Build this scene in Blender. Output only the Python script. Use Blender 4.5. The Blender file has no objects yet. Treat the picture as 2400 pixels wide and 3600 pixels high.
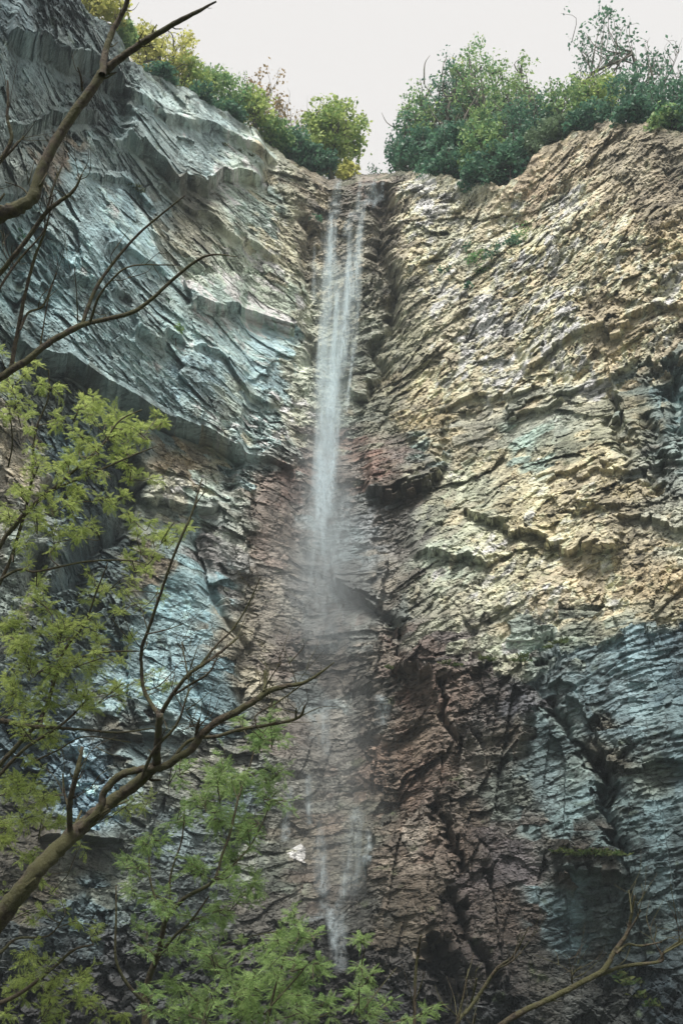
import bpy, math, random
import numpy as np
from mathutils import Vector, Matrix

random.seed(7)
rng = np.random.default_rng(11)
scene = bpy.context.scene
COL = scene.collection

# ------------------------------------------------------------------ camera
PITCH = math.radians(30.0)
CAM = np.array([0.0, 0.0, 1.7])
FP = 3500.0                                    # focal length in photo pixels (photo 2400 x 3600)
cam_data = bpy.data.cameras.new('camera')
cam = bpy.data.objects.new('camera', cam_data)
COL.objects.link(cam)
cam.location = CAM
cam.rotation_euler = (math.radians(90) + PITCH, 0, 0)
cam_data.sensor_fit = 'VERTICAL'
cam_data.sensor_height = 36.0
cam_data.lens = 35.0
cam_data.clip_start = 0.05
cam_data.clip_end = 3000
scene.camera = cam
FWD = np.array([0, math.cos(PITCH), math.sin(PITCH)])
UPV = np.array([0, -math.sin(PITCH), math.cos(PITCH)])

# ------------------------------------------------------------------ world and sun (bright, thinly veiled sky)
world = bpy.data.worlds.new('World')
scene.world = world
world.use_nodes = True
nt = world.node_tree
nt.nodes.clear()
SUN_EL, SUN_AZ = math.radians(54), math.radians(184)     # azimuth from +Y, clockwise: high, behind the camera's left shoulder
sky = nt.nodes.new('ShaderNodeTexSky')
sky.sky_type = 'NISHITA'
sky.sun_disc = False
sky.sun_elevation = SUN_EL
sky.sun_rotation = SUN_AZ
sky.air_density = 1.0
sky.dust_density = 4.0
veil = nt.nodes.new('ShaderNodeMix')
veil.data_type = 'RGBA'
veil.inputs['Factor'].default_value = 0.90
veil.inputs[7].default_value = (4.62, 4.45, 4.25, 1)
bg = nt.nodes.new('ShaderNodeBackground')
bg.inputs['Strength'].default_value = 0.050
wo = nt.nodes.new('ShaderNodeOutputWorld')
nt.links.new(sky.outputs[0], veil.inputs[6])
nt.links.new(veil.outputs[2], bg.inputs['Color'])
nt.links.new(bg.outputs[0], wo.inputs['Surface'])
sd = bpy.data.lights.new('sun', 'SUN')
sd.energy = 1.5
sd.angle = math.radians(17)
sd.color = (1.0, 0.955, 0.88)
sun = bpy.data.objects.new('sun', sd)
COL.objects.link(sun)
to_sun = Vector((math.sin(SUN_AZ) * math.cos(SUN_EL), math.cos(SUN_AZ) * math.cos(SUN_EL), math.sin(SUN_EL)))
sun.rotation_euler = to_sun.to_track_quat('Z', 'Y').to_euler()
sun.location = (0, -10, 90)
scene.view_settings.view_transform = 'Standard'
scene.view_settings.look = 'None'
scene.view_settings.exposure = 2.05
scene.view_settings.gamma = 1.0
scene.view_settings.use_curve_mapping = False
scene.cycles.transparent_max_bounces = 48
scene.cycles.max_bounces = 8
scene.cycles.volume_step_rate = 2.0

# ------------------------------------------------------------------ numeric helpers
def at(u, v, d):
    """point at photo pixel (u, v) and depth d metres along the view axis"""
    return CAM + d * (FWD + np.array([(u - 1200) / FP, 0, 0]) + (1800 - v) / FP * UPV)

def proj(X):
    r = X - CAM
    f = np.maximum(r @ FWD, 1e-3)
    return 1200 + FP * r[..., 0] / f, 1800 - FP * (r @ UPV) / f, f

def hsh(ix, iy, s):
    h = (ix.astype(np.int64) * 374761393 + iy.astype(np.int64) * 668265263 + s * 1442695041) & 0xffffffff
    h = ((h ^ (h >> 13)) * 1274126177) & 0xffffffff
    h = ((h ^ (h >> 16)) * 2246822519) & 0xffffffff
    h = h ^ (h >> 15)
    return (h & 0xffffff).astype(np.float32) / 16777216.0

def vnoise(x, y, s=0):
    ix = np.floor(x); iy = np.floor(y)
    fx = x - ix; fy = y - iy
    fx = fx * fx * (3 - 2 * fx); fy = fy * fy * (3 - 2 * fy)
    a = hsh(ix, iy, s); b = hsh(ix + 1, iy, s); c = hsh(ix, iy + 1, s); d = hsh(ix + 1, iy + 1, s)
    return ((a * (1 - fx) + b * fx) * (1 - fy) + (c * (1 - fx) + d * fx) * fy) * 2 - 1

def fbm(x, y, s=0, o=4):
    t = 0; a = 1.0; n = 0
    for k in range(o):
        t = t + a * vnoise(x * 2 ** k + 17.3 * k, y * 2 ** k + 9.1 * k, s + k * 31)
        n += a; a *= 0.5
    return t / n * 1.4

def cells(x, y, s=0, metric=0.5):
    """nearest jittered cell: random ids, local offset, distance to the border"""
    ix = np.floor(x); iy = np.floor(y)
    f1 = np.full(x.shape, 1e9, np.float32); f2 = f1.copy()
    bx = np.zeros_like(f1); by = bx.copy(); dx1 = bx.copy(); dy1 = bx.copy()
    for i in (-1, 0, 1):
        for j in (-1, 0, 1):
            cx = ix + i; cy = iy + j
            px = cx + 0.1 + 0.8 * hsh(cx, cy, s); py = cy + 0.1 + 0.8 * hsh(cx, cy, s + 5)
            dx = x - px; dy = y - py
            d = metric * np.maximum(abs(dx), abs(dy)) * 1.25 + (1 - metric) * np.sqrt(dx * dx + dy * dy)
            near = d < f1
            f2 = np.where(near, f1, np.minimum(f2, d))
            f1 = np.where(near, d, f1)
            bx = np.where(near, cx, bx); by = np.where(near, cy, by)
            dx1 = np.where(near, dx, dx1); dy1 = np.where(near, dy, dy1)
    cells.last = (bx.astype(np.int64) + 5000) * 20000 + by.astype(np.int64) + 5000
    return hsh(bx, by, s + 11), hsh(bx, by, s + 12), hsh(bx, by, s + 13), dx1, dy1, f2 - f1

def rot(S, Z, deg):
    c, s = math.cos(math.radians(deg)), math.sin(math.radians(deg))
    return S * c + Z * s, -S * s + Z * c

def smooth(x, a, b):
    t = np.clip((x - a) / (b - a), 0, 1)
    return t * t * (3 - 2 * t)

def lin(c):
    c = np.asarray(c, float) / 255
    return np.where(c < 0.04045, c / 12.92, ((c + 0.055) / 1.055) ** 2.4)

# ------------------------------------------------------------------ object helpers
def tag(o, label=None, cat=None, group=None, kind=None):
    if label: o['label'] = label
    if cat: o['category'] = cat
    if group: o['group'] = group
    if kind: o['kind'] = kind
    return o

def empty(name, loc, **k):
    o = bpy.data.objects.new(name, None)
    o.location = [float(c) for c in loc]
    o.empty_display_size = 0.2
    COL.objects.link(o)
    return tag(o, **k)

def np_mesh(name, V, faces_flat, sizes, mat=None, smooth_shade=False, color=None):
    """V (n,3); faces_flat: vertex indices; sizes: loops per face (int or array)"""
    me = bpy.data.meshes.new(name)
    V = np.asarray(V, np.float32); F = np.asarray(faces_flat, np.int32).ravel()
    if np.isscalar(sizes):
        sizes = np.full(len(F) // sizes, sizes, np.int32)
    sizes = np.asarray(sizes, np.int32)
    me.vertices.add(len(V)); me.vertices.foreach_set('co', V.ravel())
    me.loops.add(len(F)); me.loops.foreach_set('vertex_index', F)
    me.polygons.add(len(sizes))
    me.polygons.foreach_set('loop_start', np.concatenate([[0], np.cumsum(sizes)[:-1]]).astype(np.int32))
    if smooth_shade:
        me.polygons.foreach_set('use_smooth', np.ones(len(sizes), bool))
    else:
        me.polygons.foreach_set('use_smooth', np.zeros(len(sizes), bool))
    me.update(calc_edges=True)
    if color is not None:
        at_ = me.color_attributes.new('Col', 'FLOAT_COLOR', 'POINT')
        c4 = np.ones((len(V), 4), np.float32); c4[:, :3] = color
        at_.data.foreach_set('color', c4.ravel())
    if mat: me.materials.append(mat)
    return me

def link(name, me, parent=None, loc=None):
    o = bpy.data.objects.new(name, me)
    COL.objects.link(o)
    if parent is not None: o.parent = parent
    if loc is not None: o.location = [float(c) for c in loc]
    return o

class MB:
    """collects pieces of mesh; build() links them as one mesh object"""
    def __init__(s): s.V = []; s.F = []; s.S = []; s.C = []; s.n = 0
    def add(s, V, F, size, col=None):
        V = np.asarray(V, float); F = np.asarray(F, int)
        s.V.append(V); s.F.append((F + s.n).ravel())
        s.S.append(np.full(F.size // size, size, int)); s.n += len(V)
        s.C.append(np.tile(np.asarray(col if col is not None else (1, 1, 1), float), (len(V), 1)) if np.ndim(col) < 2 else col)
    def mesh(s, name, mat, smooth_shade=False, color=False, origin=(0, 0, 0)):
        return np_mesh(name, np.concatenate(s.V) - np.asarray(origin), np.concatenate(s.F), np.concatenate(s.S), mat, smooth_shade,
                       np.concatenate(s.C) if color else None)
    def build(s, name, mat, parent=None, smooth_shade=False, color=False, origin=(0, 0, 0), loc=None):
        return link(name, s.mesh(name, mat, smooth_shade, color, origin), parent, loc)

def catmull(P, n):
    P = np.asarray(P, float)
    if len(P) < 3:
        t = np.linspace(0, 1, n + 1)[:, None]
        return P[0] * (1 - t) + P[-1] * t
    Q = np.vstack([2 * P[0] - P[1], P, 2 * P[-1] - P[-2]])
    out = []
    for i in range(1, len(Q) - 2):
        for k in range(n):
            t = k / n
            out.append(0.5 * ((2 * Q[i]) + (-Q[i - 1] + Q[i + 1]) * t + (2 * Q[i - 1] - 5 * Q[i] + 4 * Q[i + 1] - Q[i + 2]) * t * t
                              + (-Q[i - 1] + 3 * Q[i] - 3 * Q[i + 1] + Q[i + 2]) * t ** 3))
    out.append(Q[-2])
    return np.array(out)

def tube(mb, P, R, sides=7, bump=0.0, cap=True, col=None):
    P = np.asarray(P, float); R = np.asarray(R, float); n = len(P)
    T = np.gradient(P, axis=0); T /= np.linalg.norm(T, axis=1)[:, None] + 1e-9
    ref = np.array([0.3, 0.9, 0.1])
    N = np.cross(T, ref); N /= np.linalg.norm(N, axis=1)[:, None] + 1e-9
    for i in range(1, n):
        a = N[i - 1] - T[i] * (N[i - 1] @ T[i]); N[i] = a / (np.linalg.norm(a) + 1e-9)
    B = np.cross(T, N)
    ang = np.arange(sides) * 2 * math.pi / sides
    rr = R[:, None] * (1 + bump * (rng.random((n, sides)) - 0.5) * 2)
    V = P[:, None, :] + rr[..., None] * (np.cos(ang)[None, :, None] * N[:, None, :] + np.sin(ang)[None, :, None] * B[:, None, :])
    V = V.reshape(-1, 3)
    i = np.arange(n - 1)[:, None] * sides; j = np.arange(sides)[None, :]; j2 = (j + 1) % sides
    F = np.stack([i + j, i + j2, i + sides + j2, i + sides + j], -1).reshape(-1, 4)
    mb.add(V, F, 4, col)
    if cap and sides >= 4:
        m = mb.n - len(V)
        mb.V.append(np.zeros((0, 3))); mb.C.append(np.zeros((0, 3)))
        mb.F.append(m + (n - 1) * sides + np.arange(sides)); mb.S.append(np.array([sides]))

# ------------------------------------------------------------------ materials
def new_mat(name):
    m = bpy.data.materials.new(name); m.use_nodes = True
    m.node_tree.nodes.clear()
    return m, m.node_tree.nodes, m.node_tree.links

def node(N, t, **k):
    n = N.new(t)
    for a, b in k.items():
        if a.startswith('i_'): n.inputs[a[2:].replace('_', ' ')].default_value = b
        else: setattr(n, a, b)
    return n

def rock_material(name, source, rough=.72, spec=.35):
    m, N, L = new_mat(name)
    out = node(N, 'ShaderNodeOutputMaterial'); bs = node(N, 'ShaderNodeBsdfPrincipled')
    if source == 'attr':
        c = node(N, 'ShaderNodeAttribute', attribute_name='Col').outputs['Color']
    else:
        c = node(N, 'ShaderNodeObjectInfo').outputs['Color']
    geo = node(N, 'ShaderNodeNewGeometry')
    mp = node(N, 'ShaderNodeMapping'); L.new(geo.outputs['Position'], mp.inputs[0])
    mp.inputs['Rotation'].default_value = (0, math.radians(14), 0)
    mp.inputs['Scale'].default_value = (1, 1, 2.1)
    n1 = node(N, 'ShaderNodeTexNoise', i_Scale=1.3, i_Detail=9.0, i_Roughness=0.68); L.new(mp.outputs[0], n1.inputs['Vector'])
    n2 = node(N, 'ShaderNodeTexNoise', i_Scale=9.0, i_Detail=6.0, i_Roughness=0.7); L.new(mp.outputs[0], n2.inputs['Vector'])
    r1 = node(N, 'ShaderNodeMapRange'); L.new(n1.outputs[0], r1.inputs[0])
    for i, x in zip((1, 2, 3, 4), (0.3, 0.7, 0.72, 1.26)): r1.inputs[i].default_value = x
    r2 = node(N, 'ShaderNodeMapRange'); L.new(n2.outputs[0], r2.inputs[0])
    for i, x in zip((1, 2, 3, 4), (0.3, 0.7, 0.78, 1.2)): r2.inputs[i].default_value = x
    mu = node(N, 'ShaderNodeMath', operation='MULTIPLY'); L.new(r1.outputs[0], mu.inputs[0]); L.new(r2.outputs[0], mu.inputs[1])
    vm = node(N, 'ShaderNodeVectorMath', operation='SCALE'); L.new(c, vm.inputs[0])
    L.new(vm.outputs[0], bs.inputs['Base Color'])
    bs.inputs['Roughness'].default_value = rough
    bs.inputs['Specular IOR Level'].default_value = spec
    bp = node(N, 'ShaderNodeBump', i_Strength=0.8, i_Distance=0.08); L.new(n2.outputs[0], bp.inputs['Height'])
    n3 = node(N, 'ShaderNodeTexVoronoi', i_Scale=3.2); L.new(mp.outputs[0], n3.inputs['Vector'])
    bp2 = node(N, 'ShaderNodeBump', i_Strength=0.45, i_Distance=0.09); L.new(n3.outputs['Distance'], bp2.inputs['Height'])
    L.new(bp.outputs[0], bp2.inputs['Normal'])
    wv = node(N, 'ShaderNodeVectorMath', operation='MULTIPLY_ADD'); L.new(n1.outputs['Color'], wv.inputs[0]); wv.inputs[1].default_value = (1.6, 1.6, 1.6); L.new(mp.outputs[0], wv.inputs[2])
    prev = bp2; shade = mu.outputs[0]
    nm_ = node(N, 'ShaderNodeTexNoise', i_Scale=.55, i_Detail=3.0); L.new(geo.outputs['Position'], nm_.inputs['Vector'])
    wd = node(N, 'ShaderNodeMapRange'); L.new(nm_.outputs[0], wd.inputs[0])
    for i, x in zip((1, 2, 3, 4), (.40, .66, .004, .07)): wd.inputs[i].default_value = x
    for sc_, st_ in ((1.3, .95), (3.6, .55)):
        vo = node(N, 'ShaderNodeTexVoronoi', feature='DISTANCE_TO_EDGE', i_Scale=sc_); L.new(wv.outputs[0], vo.inputs['Vector'])
        cr = node(N, 'ShaderNodeMapRange'); L.new(vo.outputs['Distance'], cr.inputs[0])
        for i, x in zip((1, 3, 4), (0, 0, 1)): cr.inputs[i].default_value = x
        L.new(wd.outputs[0], cr.inputs[2])
        b3 = node(N, 'ShaderNodeBump', i_Strength=st_, i_Distance=.12 / sc_ * 1.7); L.new(cr.outputs[0], b3.inputs['Height']); L.new(prev.outputs[0], b3.inputs['Normal'])
        prev = b3
        crack_shade = node(N, 'ShaderNodeMapRange'); L.new(vo.outputs['Distance'], crack_shade.inputs[0])  # crack lines darkened in the base colour, standing in for their shade
        for i, x in zip((1, 3, 4), (0, .55, 1)): crack_shade.inputs[i].default_value = x
        L.new(wd.outputs[0], crack_shade.inputs[2])
        mk = node(N, 'ShaderNodeMath', operation='MULTIPLY'); L.new(crack_shade.outputs[0], mk.inputs[0]); L.new(shade, mk.inputs[1]); shade = mk.outputs[0]
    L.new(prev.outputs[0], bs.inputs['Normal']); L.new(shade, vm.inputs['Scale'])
    L.new(bs.outputs[0], out.inputs[0])
    return m
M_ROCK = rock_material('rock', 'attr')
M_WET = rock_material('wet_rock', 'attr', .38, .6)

def leaf_material(name, c1, c2, trans=0.45, scale=1.5):
    m, N, L = new_mat(name)
    out = node(N, 'ShaderNodeOutputMaterial')
    geo = node(N, 'ShaderNodeNewGeometry')
    n1 = node(N, 'ShaderNodeTexNoise', i_Scale=scale, i_Detail=3.0); L.new(geo.outputs['Position'], n1.inputs['Vector'])
    wn = node(N, 'ShaderNodeTexWhiteNoise', noise_dimensions='1D'); L.new(geo.outputs['Random Per Island'], wn.inputs['W'])
    ad = node(N, 'ShaderNodeMath', operation='ADD'); L.new(n1.outputs[0], ad.inputs[0])
    sc = node(N, 'ShaderNodeMath', operation='MULTIPLY_ADD'); L.new(wn.outputs[0], sc.inputs[0]); sc.inputs[1].default_value = 0.6; sc.inputs[2].default_value = -0.3
    L.new(sc.outputs[0], ad.inputs[1])
    mr = node(N, 'ShaderNodeMapRange'); L.new(ad.outputs[0], mr.inputs[0]); mr.inputs[1].default_value = 0.25; mr.inputs[2].default_value = 0.75
    mx = node(N, 'ShaderNodeMix', data_type='RGBA'); L.new(mr.outputs[0], mx.inputs[0])
    mx.inputs[6].default_value = (*c1, 1); mx.inputs[7].default_value = (*c2, 1)
    d = node(N, 'ShaderNodeBsdfPrincipled'); d.inputs['Roughness'].default_value = 0.5
    d.inputs['Specular IOR Level'].default_value = 0.3
    t = node(N, 'ShaderNodeBsdfTranslucent')
    hs = node(N, 'ShaderNodeHueSaturation', i_Hue=0.49, i_Saturation=0.92, i_Value=1.5)
    L.new(mx.outputs[2], hs.inputs['Color']); L.new(hs.outputs[0], t.inputs[0]); L.new(mx.outputs[2], d.inputs['Base Color'])
    ms = node(N, 'ShaderNodeMixShader'); ms.inputs[0].default_value = trans
    L.new(d.outputs[0], ms.inputs[1]); L.new(t.outputs[0], ms.inputs[2]); L.new(ms.outputs[0], out.inputs[0])
    return m

def bark_material(name, c1, c2, c3, scale=14):
    m, N, L = new_mat(name)
    out = node(N, 'ShaderNodeOutputMaterial'); bs = node(N, 'ShaderNodeBsdfPrincipled'); bs.inputs['Roughness'].default_value = 0.85
    geo = node(N, 'ShaderNodeNewGeometry')
    n1 = node(N, 'ShaderNodeTexNoise', i_Scale=scale, i_Detail=8.0, i_Roughness=0.7); L.new(geo.outputs['Position'], n1.inputs['Vector'])
    n2 = node(N, 'ShaderNodeTexNoise', i_Scale=scale * 0.25, i_Detail=4.0); L.new(geo.outputs['Position'], n2.inputs['Vector'])
    a = node(N, 'ShaderNodeMix', data_type='RGBA'); q_ = node(N, 'ShaderNodeMapRange'); L.new(n1.outputs[0], q_.inputs[0]); q_.inputs[1].default_value = .36; q_.inputs[2].default_value = .62; L.new(q_.outputs[0], a.inputs[0]); a.inputs[6].default_value = (*c1, 1); a.inputs[7].default_value = (*c2, 1)
    mr = node(N, 'ShaderNodeMapRange'); L.new(n2.outputs[0], mr.inputs[0]); mr.inputs[1].default_value = 0.44; mr.inputs[2].default_value = 0.54
    b = node(N, 'ShaderNodeMix', data_type='RGBA'); L.new(mr.outputs[0], b.inputs[0]); L.new(a.outputs[2], b.inputs[6]); b.inputs[7].default_value = (*c3, 1)
    L.new(b.outputs[2], bs.inputs['Base Color'])
    bp = node(N, 'ShaderNodeBump', i_Strength=1.0, i_Distance=0.03); L.new(n1.outputs[0], bp.inputs['Height']); L.new(bp.outputs[0], bs.inputs['Normal'])
    L.new(bs.outputs[0], out.inputs[0])
    return m

def haze_box(dens, color):
    m, N, L = new_mat('air')
    out = node(N, 'ShaderNodeOutputMaterial'); vol = node(N, 'ShaderNodeVolumePrincipled')
    vol.inputs['Color'].default_value = (*color, 1); vol.inputs['Density'].default_value = dens; vol.inputs['Anisotropy'].default_value = .0
    L.new(vol.outputs[0], out.inputs['Volume'])
    lo, hi = np.array([-420, -230, -6.0]), np.array([420, 420, 112.0])
    V = np.array([[x, y, z] for x in (lo[0], hi[0]) for y in (lo[1], hi[1]) for z in (lo[2], hi[2])])
    F = [[0, 1, 3, 2], [4, 6, 7, 5], [0, 4, 5, 1], [2, 3, 7, 6], [0, 2, 6, 4], [1, 5, 7, 3]]
    o = link('haze', np_mesh('haze', V, F, 4, m)); tag(o, kind='stuff')
haze_box(.0007, (.80, .92, 1.0))
# ------------------------------------------------------------------ the cliff: an amphitheatre wall round the plunge, r = R(theta, z)
TH = np.radians([-46, -38, -28, -20, -12, -6, -1, 3, 6, 12, 20, 28, 38, 46])
ZK = np.array([-3, 20, 31, 57.0])
RT = np.array([
    [20, 24, 29, 33.5, 38, 41, 42, 41, 39, 37.5, 35.5, 34, 31, 27],
    [21, 25, 30, 35, 41, 44.5, 46, 44.5, 42.5, 40.5, 38.5, 37, 34, 30],
    [21, 26, 31, 36, 42, 46.5, 49, 48, 46.5, 44.5, 42.5, 41.5, 38, 33],
    [22, 27, 33.5, 39.5, 44.5, 48.5, 51, 50.5, 49, 47, 45.5, 44, 41, 36]], float)
def R_base(th, z):
    rows = [np.interp(th, TH, r) for r in RT]
    k = np.clip(np.searchsorted(ZK, z) - 1, 0, 2)
    rr = np.stack(rows, -1)
    lo = np.take_along_axis(rr, k[..., None], -1)[..., 0]; hi = np.take_along_axis(rr, (k + 1)[..., None], -1)[..., 0]
    t = np.clip((z - ZK[k]) / (ZK[k + 1] - ZK[k]), 0, 1)
    return lo * (1 - t) + hi * t
def xyz(th, r, z):
    return np.stack([r * np.sin(th), r * np.cos(th), z], -1)

RIM = np.array([(-900, -900), (240, -80), (275, 0), (306, 61), (383, 115), (460, 230), (505, 283), (643, 352), (811, 444), (949, 528), (1071, 605),
                (1150, 627), (1300, 628), (1400, 618), (1460, 605), (1550, 612), (1700, 640), (1780, 650), (1840, 590), (1900, 520), (2000, 480),
                (2150, 425), (2300, 450), (2400, 470), (2900, 520)], float)
NT, NZ = 930, 1180
th1 = np.linspace(math.radians(-37), math.radians(35), NT)
zz = np.linspace(20, 60, 400)
T_, Z_ = np.meshgrid(th1, zz, indexing='ij')
u_, v_, _ = proj(xyz(T_, R_base(T_, Z_), Z_))
above = v_ < np.interp(u_, RIM[:, 0], RIM[:, 1])
zr = np.where(above.any(1), zz[np.argmax(above, 1)], 60.0)
zr = np.minimum(zr, 59.0)
kern = np.ones(5) / 5
zr = np.convolve(np.pad(zr, 2, mode='edge'), kern, 'valid') + 0.35 * fbm(th1 * 60, th1 * 0, 3)
# rows evenly spaced in elevation
rr0 = R_base(th1, np.full(NT, 10.0)); rr1 = R_base(th1, zr)
e0 = np.arctan2(-3 - 1.7, rr0); e1 = np.arctan2(zr - 1.7, rr1)
t = np.linspace(0, 1, NZ)
E = e0[:, None] * (1 - t) + e1[:, None] * t
TG = np.repeat(th1[:, None], NZ, 1)
Z = 1.7 + np.tan(E) * rr1[:, None]
for _ in range(6):
    Z = 1.7 + np.tan(E) * R_base(TG, Z)
Z[:, -1] = zr
Rb = R_base(TG, Z)
S = TG * 44.0
del T_, Z_, u_, v_, above

# --- feature helpers, all in photo pixels of the undisplaced wall
def interp_poly(x, P, clamp=True):
    P = np.array(P, float)
    return np.interp(x, P[:, 0], P[:, 1]), P[0, 0], P[-1, 0]
def over(u, v, P, amp, decay, under=0.0, udec=80, fade=40, ramp=14):
    """rock above the line juts out, rock just beneath it is undercut"""
    vl, a, b = interp_poly(u, P)
    amp = amp * (.62 if a > 1450 else 1)
    m = smooth(u, a - fade, a + fade * .2) * (1 - smooth(u, b - fade * .2, b + fade))
    s = vl - v
    g = smooth(s, -ramp, 0)
    o = g * amp * np.exp(-np.maximum(s, 0) / decay) - (1 - g) * .45 * under * np.exp(np.minimum(s + ramp, 0) / (udec * 2.2))
    return o * m
def ledge(u, v, P, amp, decay, fade=60):
    vl, a, b = interp_poly(u, P)
    m = smooth(u, a - fade, a + fade) * (1 - smooth(u, b - fade, b + fade))
    s = v - vl
    return np.where(s > 0, amp * np.exp(-s / decay), 0) * m
def crevice(u, v, P, depth, w, fade=50):
    P = np.array(sorted([(b, a) for a, b in P]), float)
    ul = np.interp(v, P[:, 0], P[:, 1])
    m = smooth(v, P[0, 0] - fade, P[0, 0]) * (1 - smooth(v, P[-1, 0], P[-1, 0] + fade))
    return -depth * np.exp(-((u - ul) / w) ** 2) * m
def inside(u, v, P):
    P = np.array(P, float); c = np.zeros(u.shape, bool)
    j = len(P) - 1
    for i in range(len(P)):
        xi, yi = P[i]; xj, yj = P[j]
        if yi != yj:
            c ^= ((yi > v) != (yj > v)) & (u < (xj - xi) * (v - yi) / (yj - yi) + xi)
        j = i
    return c

def features(u, v):
    d = np.zeros(u.shape)
    O = lambda *a, **k: over(u, v, *a, **k)
    d += O([(120, 1215), (250, 1285), (430, 1360), (600, 1460), (740, 1530), (830, 1590)], 1.25, 420, 3.0, 70, ramp=30)
    d += O([(830, 1590), (900, 1600), (1010, 1640)], 0.8, 120, .3, 50)
    d += O([(455, 520), (490, 566), (566, 604), (635, 658), (727, 696), (773, 640), (811, 658), (910, 646)], 1.5, 260, .7, 60)
    d += O([(60, 160), (120, 190), (220, 235), (310, 270), (400, 330)], 1.6, 150, .9, 70)
    d += O([(60, 470), (130, 430), (240, 400), (330, 420)], 1.1, 90, .8, 60)
    d += O([(350, 320), (470, 365), (560, 420), (760, 480), (950, 575)], .7, 70, .3, 30)
    d += O([(300, 600), (420, 640), (520, 720)], .5, 80, .2, 30)
    d += O([(560, 660), (640, 700), (740, 790), (830, 850), (960, 900)], .6, 90, .2, 30)
    d += O([(690, 1085), (800, 1100), (960, 1118), (1090, 1128)], .7, 160, .3, 40)
    d += O([(275, 975), (345, 988)], .9, 50, .3, 30, fade=15)
    d += O([(425, 1030), (480, 1045)], .7, 50, .3, 30, fade=15)
    d += O([(490, 1170), (540, 1215), (580, 1235)], .9, 70, .5, 40, fade=15)
    d += O([(590, 1180), (640, 1208)], .9, 70, .4, 40, fade=15)
    d += O([(380, 870), (470, 880), (560, 960)], .5, 90, .3, 40, fade=20)
    d += O([(700, 1215), (780, 1260), (850, 1370), (960, 1400)], .5, 100, .3, 40)
    d += O([(520, 1735), (620, 1755), (740, 1778)], .8, 100, .5, 50)
    d += O([(1290, 1742), (1400, 1740), (1470, 1700), (1540, 1660)], 1.2, 130, .7, 50, fade=20)
    d += O([(1480, 1940), (1605, 1960), (1675, 1985), (1760, 2000)], 1.0, 120, .5, 50)
    d += O([(1675, 1825), (1775, 1865), (1850, 1880), (1965, 1925), (2040, 1955), (2155, 1940)], 1.3, 200, .5, 50)
    d += O([(1560, 1430), (1620, 1400), (1800, 1370), (1890, 1340)], .7, 80, .3, 40)
    d += O([(1850, 1270), (2000, 1200), (2150, 1150), (2330, 1090), (2500, 1060)], .9, 120, .4, 40)
    d += O([(1800, 1440), (2000, 1390), (2130, 1310), (2420, 1230)], .7, 100, .3, 40)
    d += O([(1900, 1700), (2080, 1640), (2200, 1650), (2400, 1600)], .6, 100, .3, 40)
    d += O([(2000, 1800), (2150, 1790), (2300, 1840), (2450, 1850)], .8, 120, .3, 40)
    d += O([(1160, 2030), (1230, 2090), (1290, 2120), (1350, 2155)], .8, 60, .3, 60, fade=20)
    d += O([(1390, 2360), (1440, 2385), (1490, 2370)], 1.2, 50, .9, 40, fade=15)
    d += O([(1950, 3062), (2050, 3075), (2190, 3085)], .9, 60, .6, 60, fade=20)
    d += O([(820, 2560), (900, 2570)], .6, 60, .4, 30)
    d += O([(390, 2570), (560, 2575)], .9, 80, .9, 50)
    d += O([(150, 2950), (300, 2965), (400, 2975)], .8, 70, .6, 50)
    d += O([(1085, 1180), (1120, 1190), (1180, 1210)], .6, 60, .3, 40)
    d += O([(1230, 1380), (1290, 1395)], .8, 60, .7, 40, fade=15)
    d += ledge(u, v, [(1270, 2372), (1400, 2338), (1550, 2340), (1840, 2332), (1950, 2280), (2150, 2228), (2400, 2160), (2800, 2080)], 1.5, 900)
    d += ledge(u, v, [(1960, 2990), (2050, 3008), (2190, 3010)], .9, 160, fade=20)
    d += ledge(u, v, [(960, 3245), (1100, 3240), (1160, 3210)], .9, 300, fade=20)
    C = lambda *a, **k: crevice(u, v, *a, **k)
    d += C([(390, 1440), (400, 1562), (468, 1674), (424, 1830), (326, 1942), (268, 2098)], 2.6, 62)
    d += C([(120, 1990), (100, 2060)], 1.8, 40)
    d += C([(160, 1700), (180, 1800)], 1.3, 30)
    d += C([(1880, 2300), (1910, 2450), (1980, 2550), (2080, 2680), (2150, 2790)], .8, 24)
    d += C([(2110, 2690), (2125, 2850), (2175, 2990)], 1.2, 22)
    d += C([(1550, 2460), (1590, 2540), (1600, 2590)], .9, 12)
    d += C([(1530, 2830), (1560, 2930), (1610, 3060)], 1.1, 15)
    d += C([(1590, 3190), (1650, 3350), (1730, 3460)], 1.0, 20)
    d += C([(1530, 3330), (1580, 3500), (1600, 3700)], 1.8, 42)
    d += C([(1340, 700), (1350, 900), (1375, 1050), (1385, 1150)], 1.4, 30)
    d += C([(1330, 1180), (1350, 1300), (1290, 1400)], 1.0, 25)
    d += C([(1060, 780), (1088, 1000), (1090, 1260)], 1.0, 25)
    d += C([(1000, 1600), (1010, 1850), (1050, 2000)], .7, 30)
    d += C([(1350, 2160), (1370, 2280)], .9, 22)
    d += C([(2060, 1000), (2090, 1100)], .5, 15)
    d += C([(2330, 1350), (2370, 1500)], 1.0, 30)
    d += C([(2260, 1500), (2320, 1620), (2330, 1750)], .9, 25)
    d += C([(2130, 1400), (2190, 1600)], .6, 15)
    d += C([(700, 1900), (760, 2100), (840, 2260), (830, 2560)], .7, 22)
    # plates of rock standing proud
    d += 1.3 * inside(u, v, [(1325, 2905), (1560, 2860), (1720, 3000), (1800, 3700), (1180, 3700), (1110, 3290), (1105, 3245), (1190, 3215),
                             (1240, 3170), (1288, 3150), (1280, 3030)])
    d += .45 * inside(u, v, [(640, 990), (830, 945), (1000, 1000), (1066, 1060), (1050, 1112), (680, 1100)])
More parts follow.
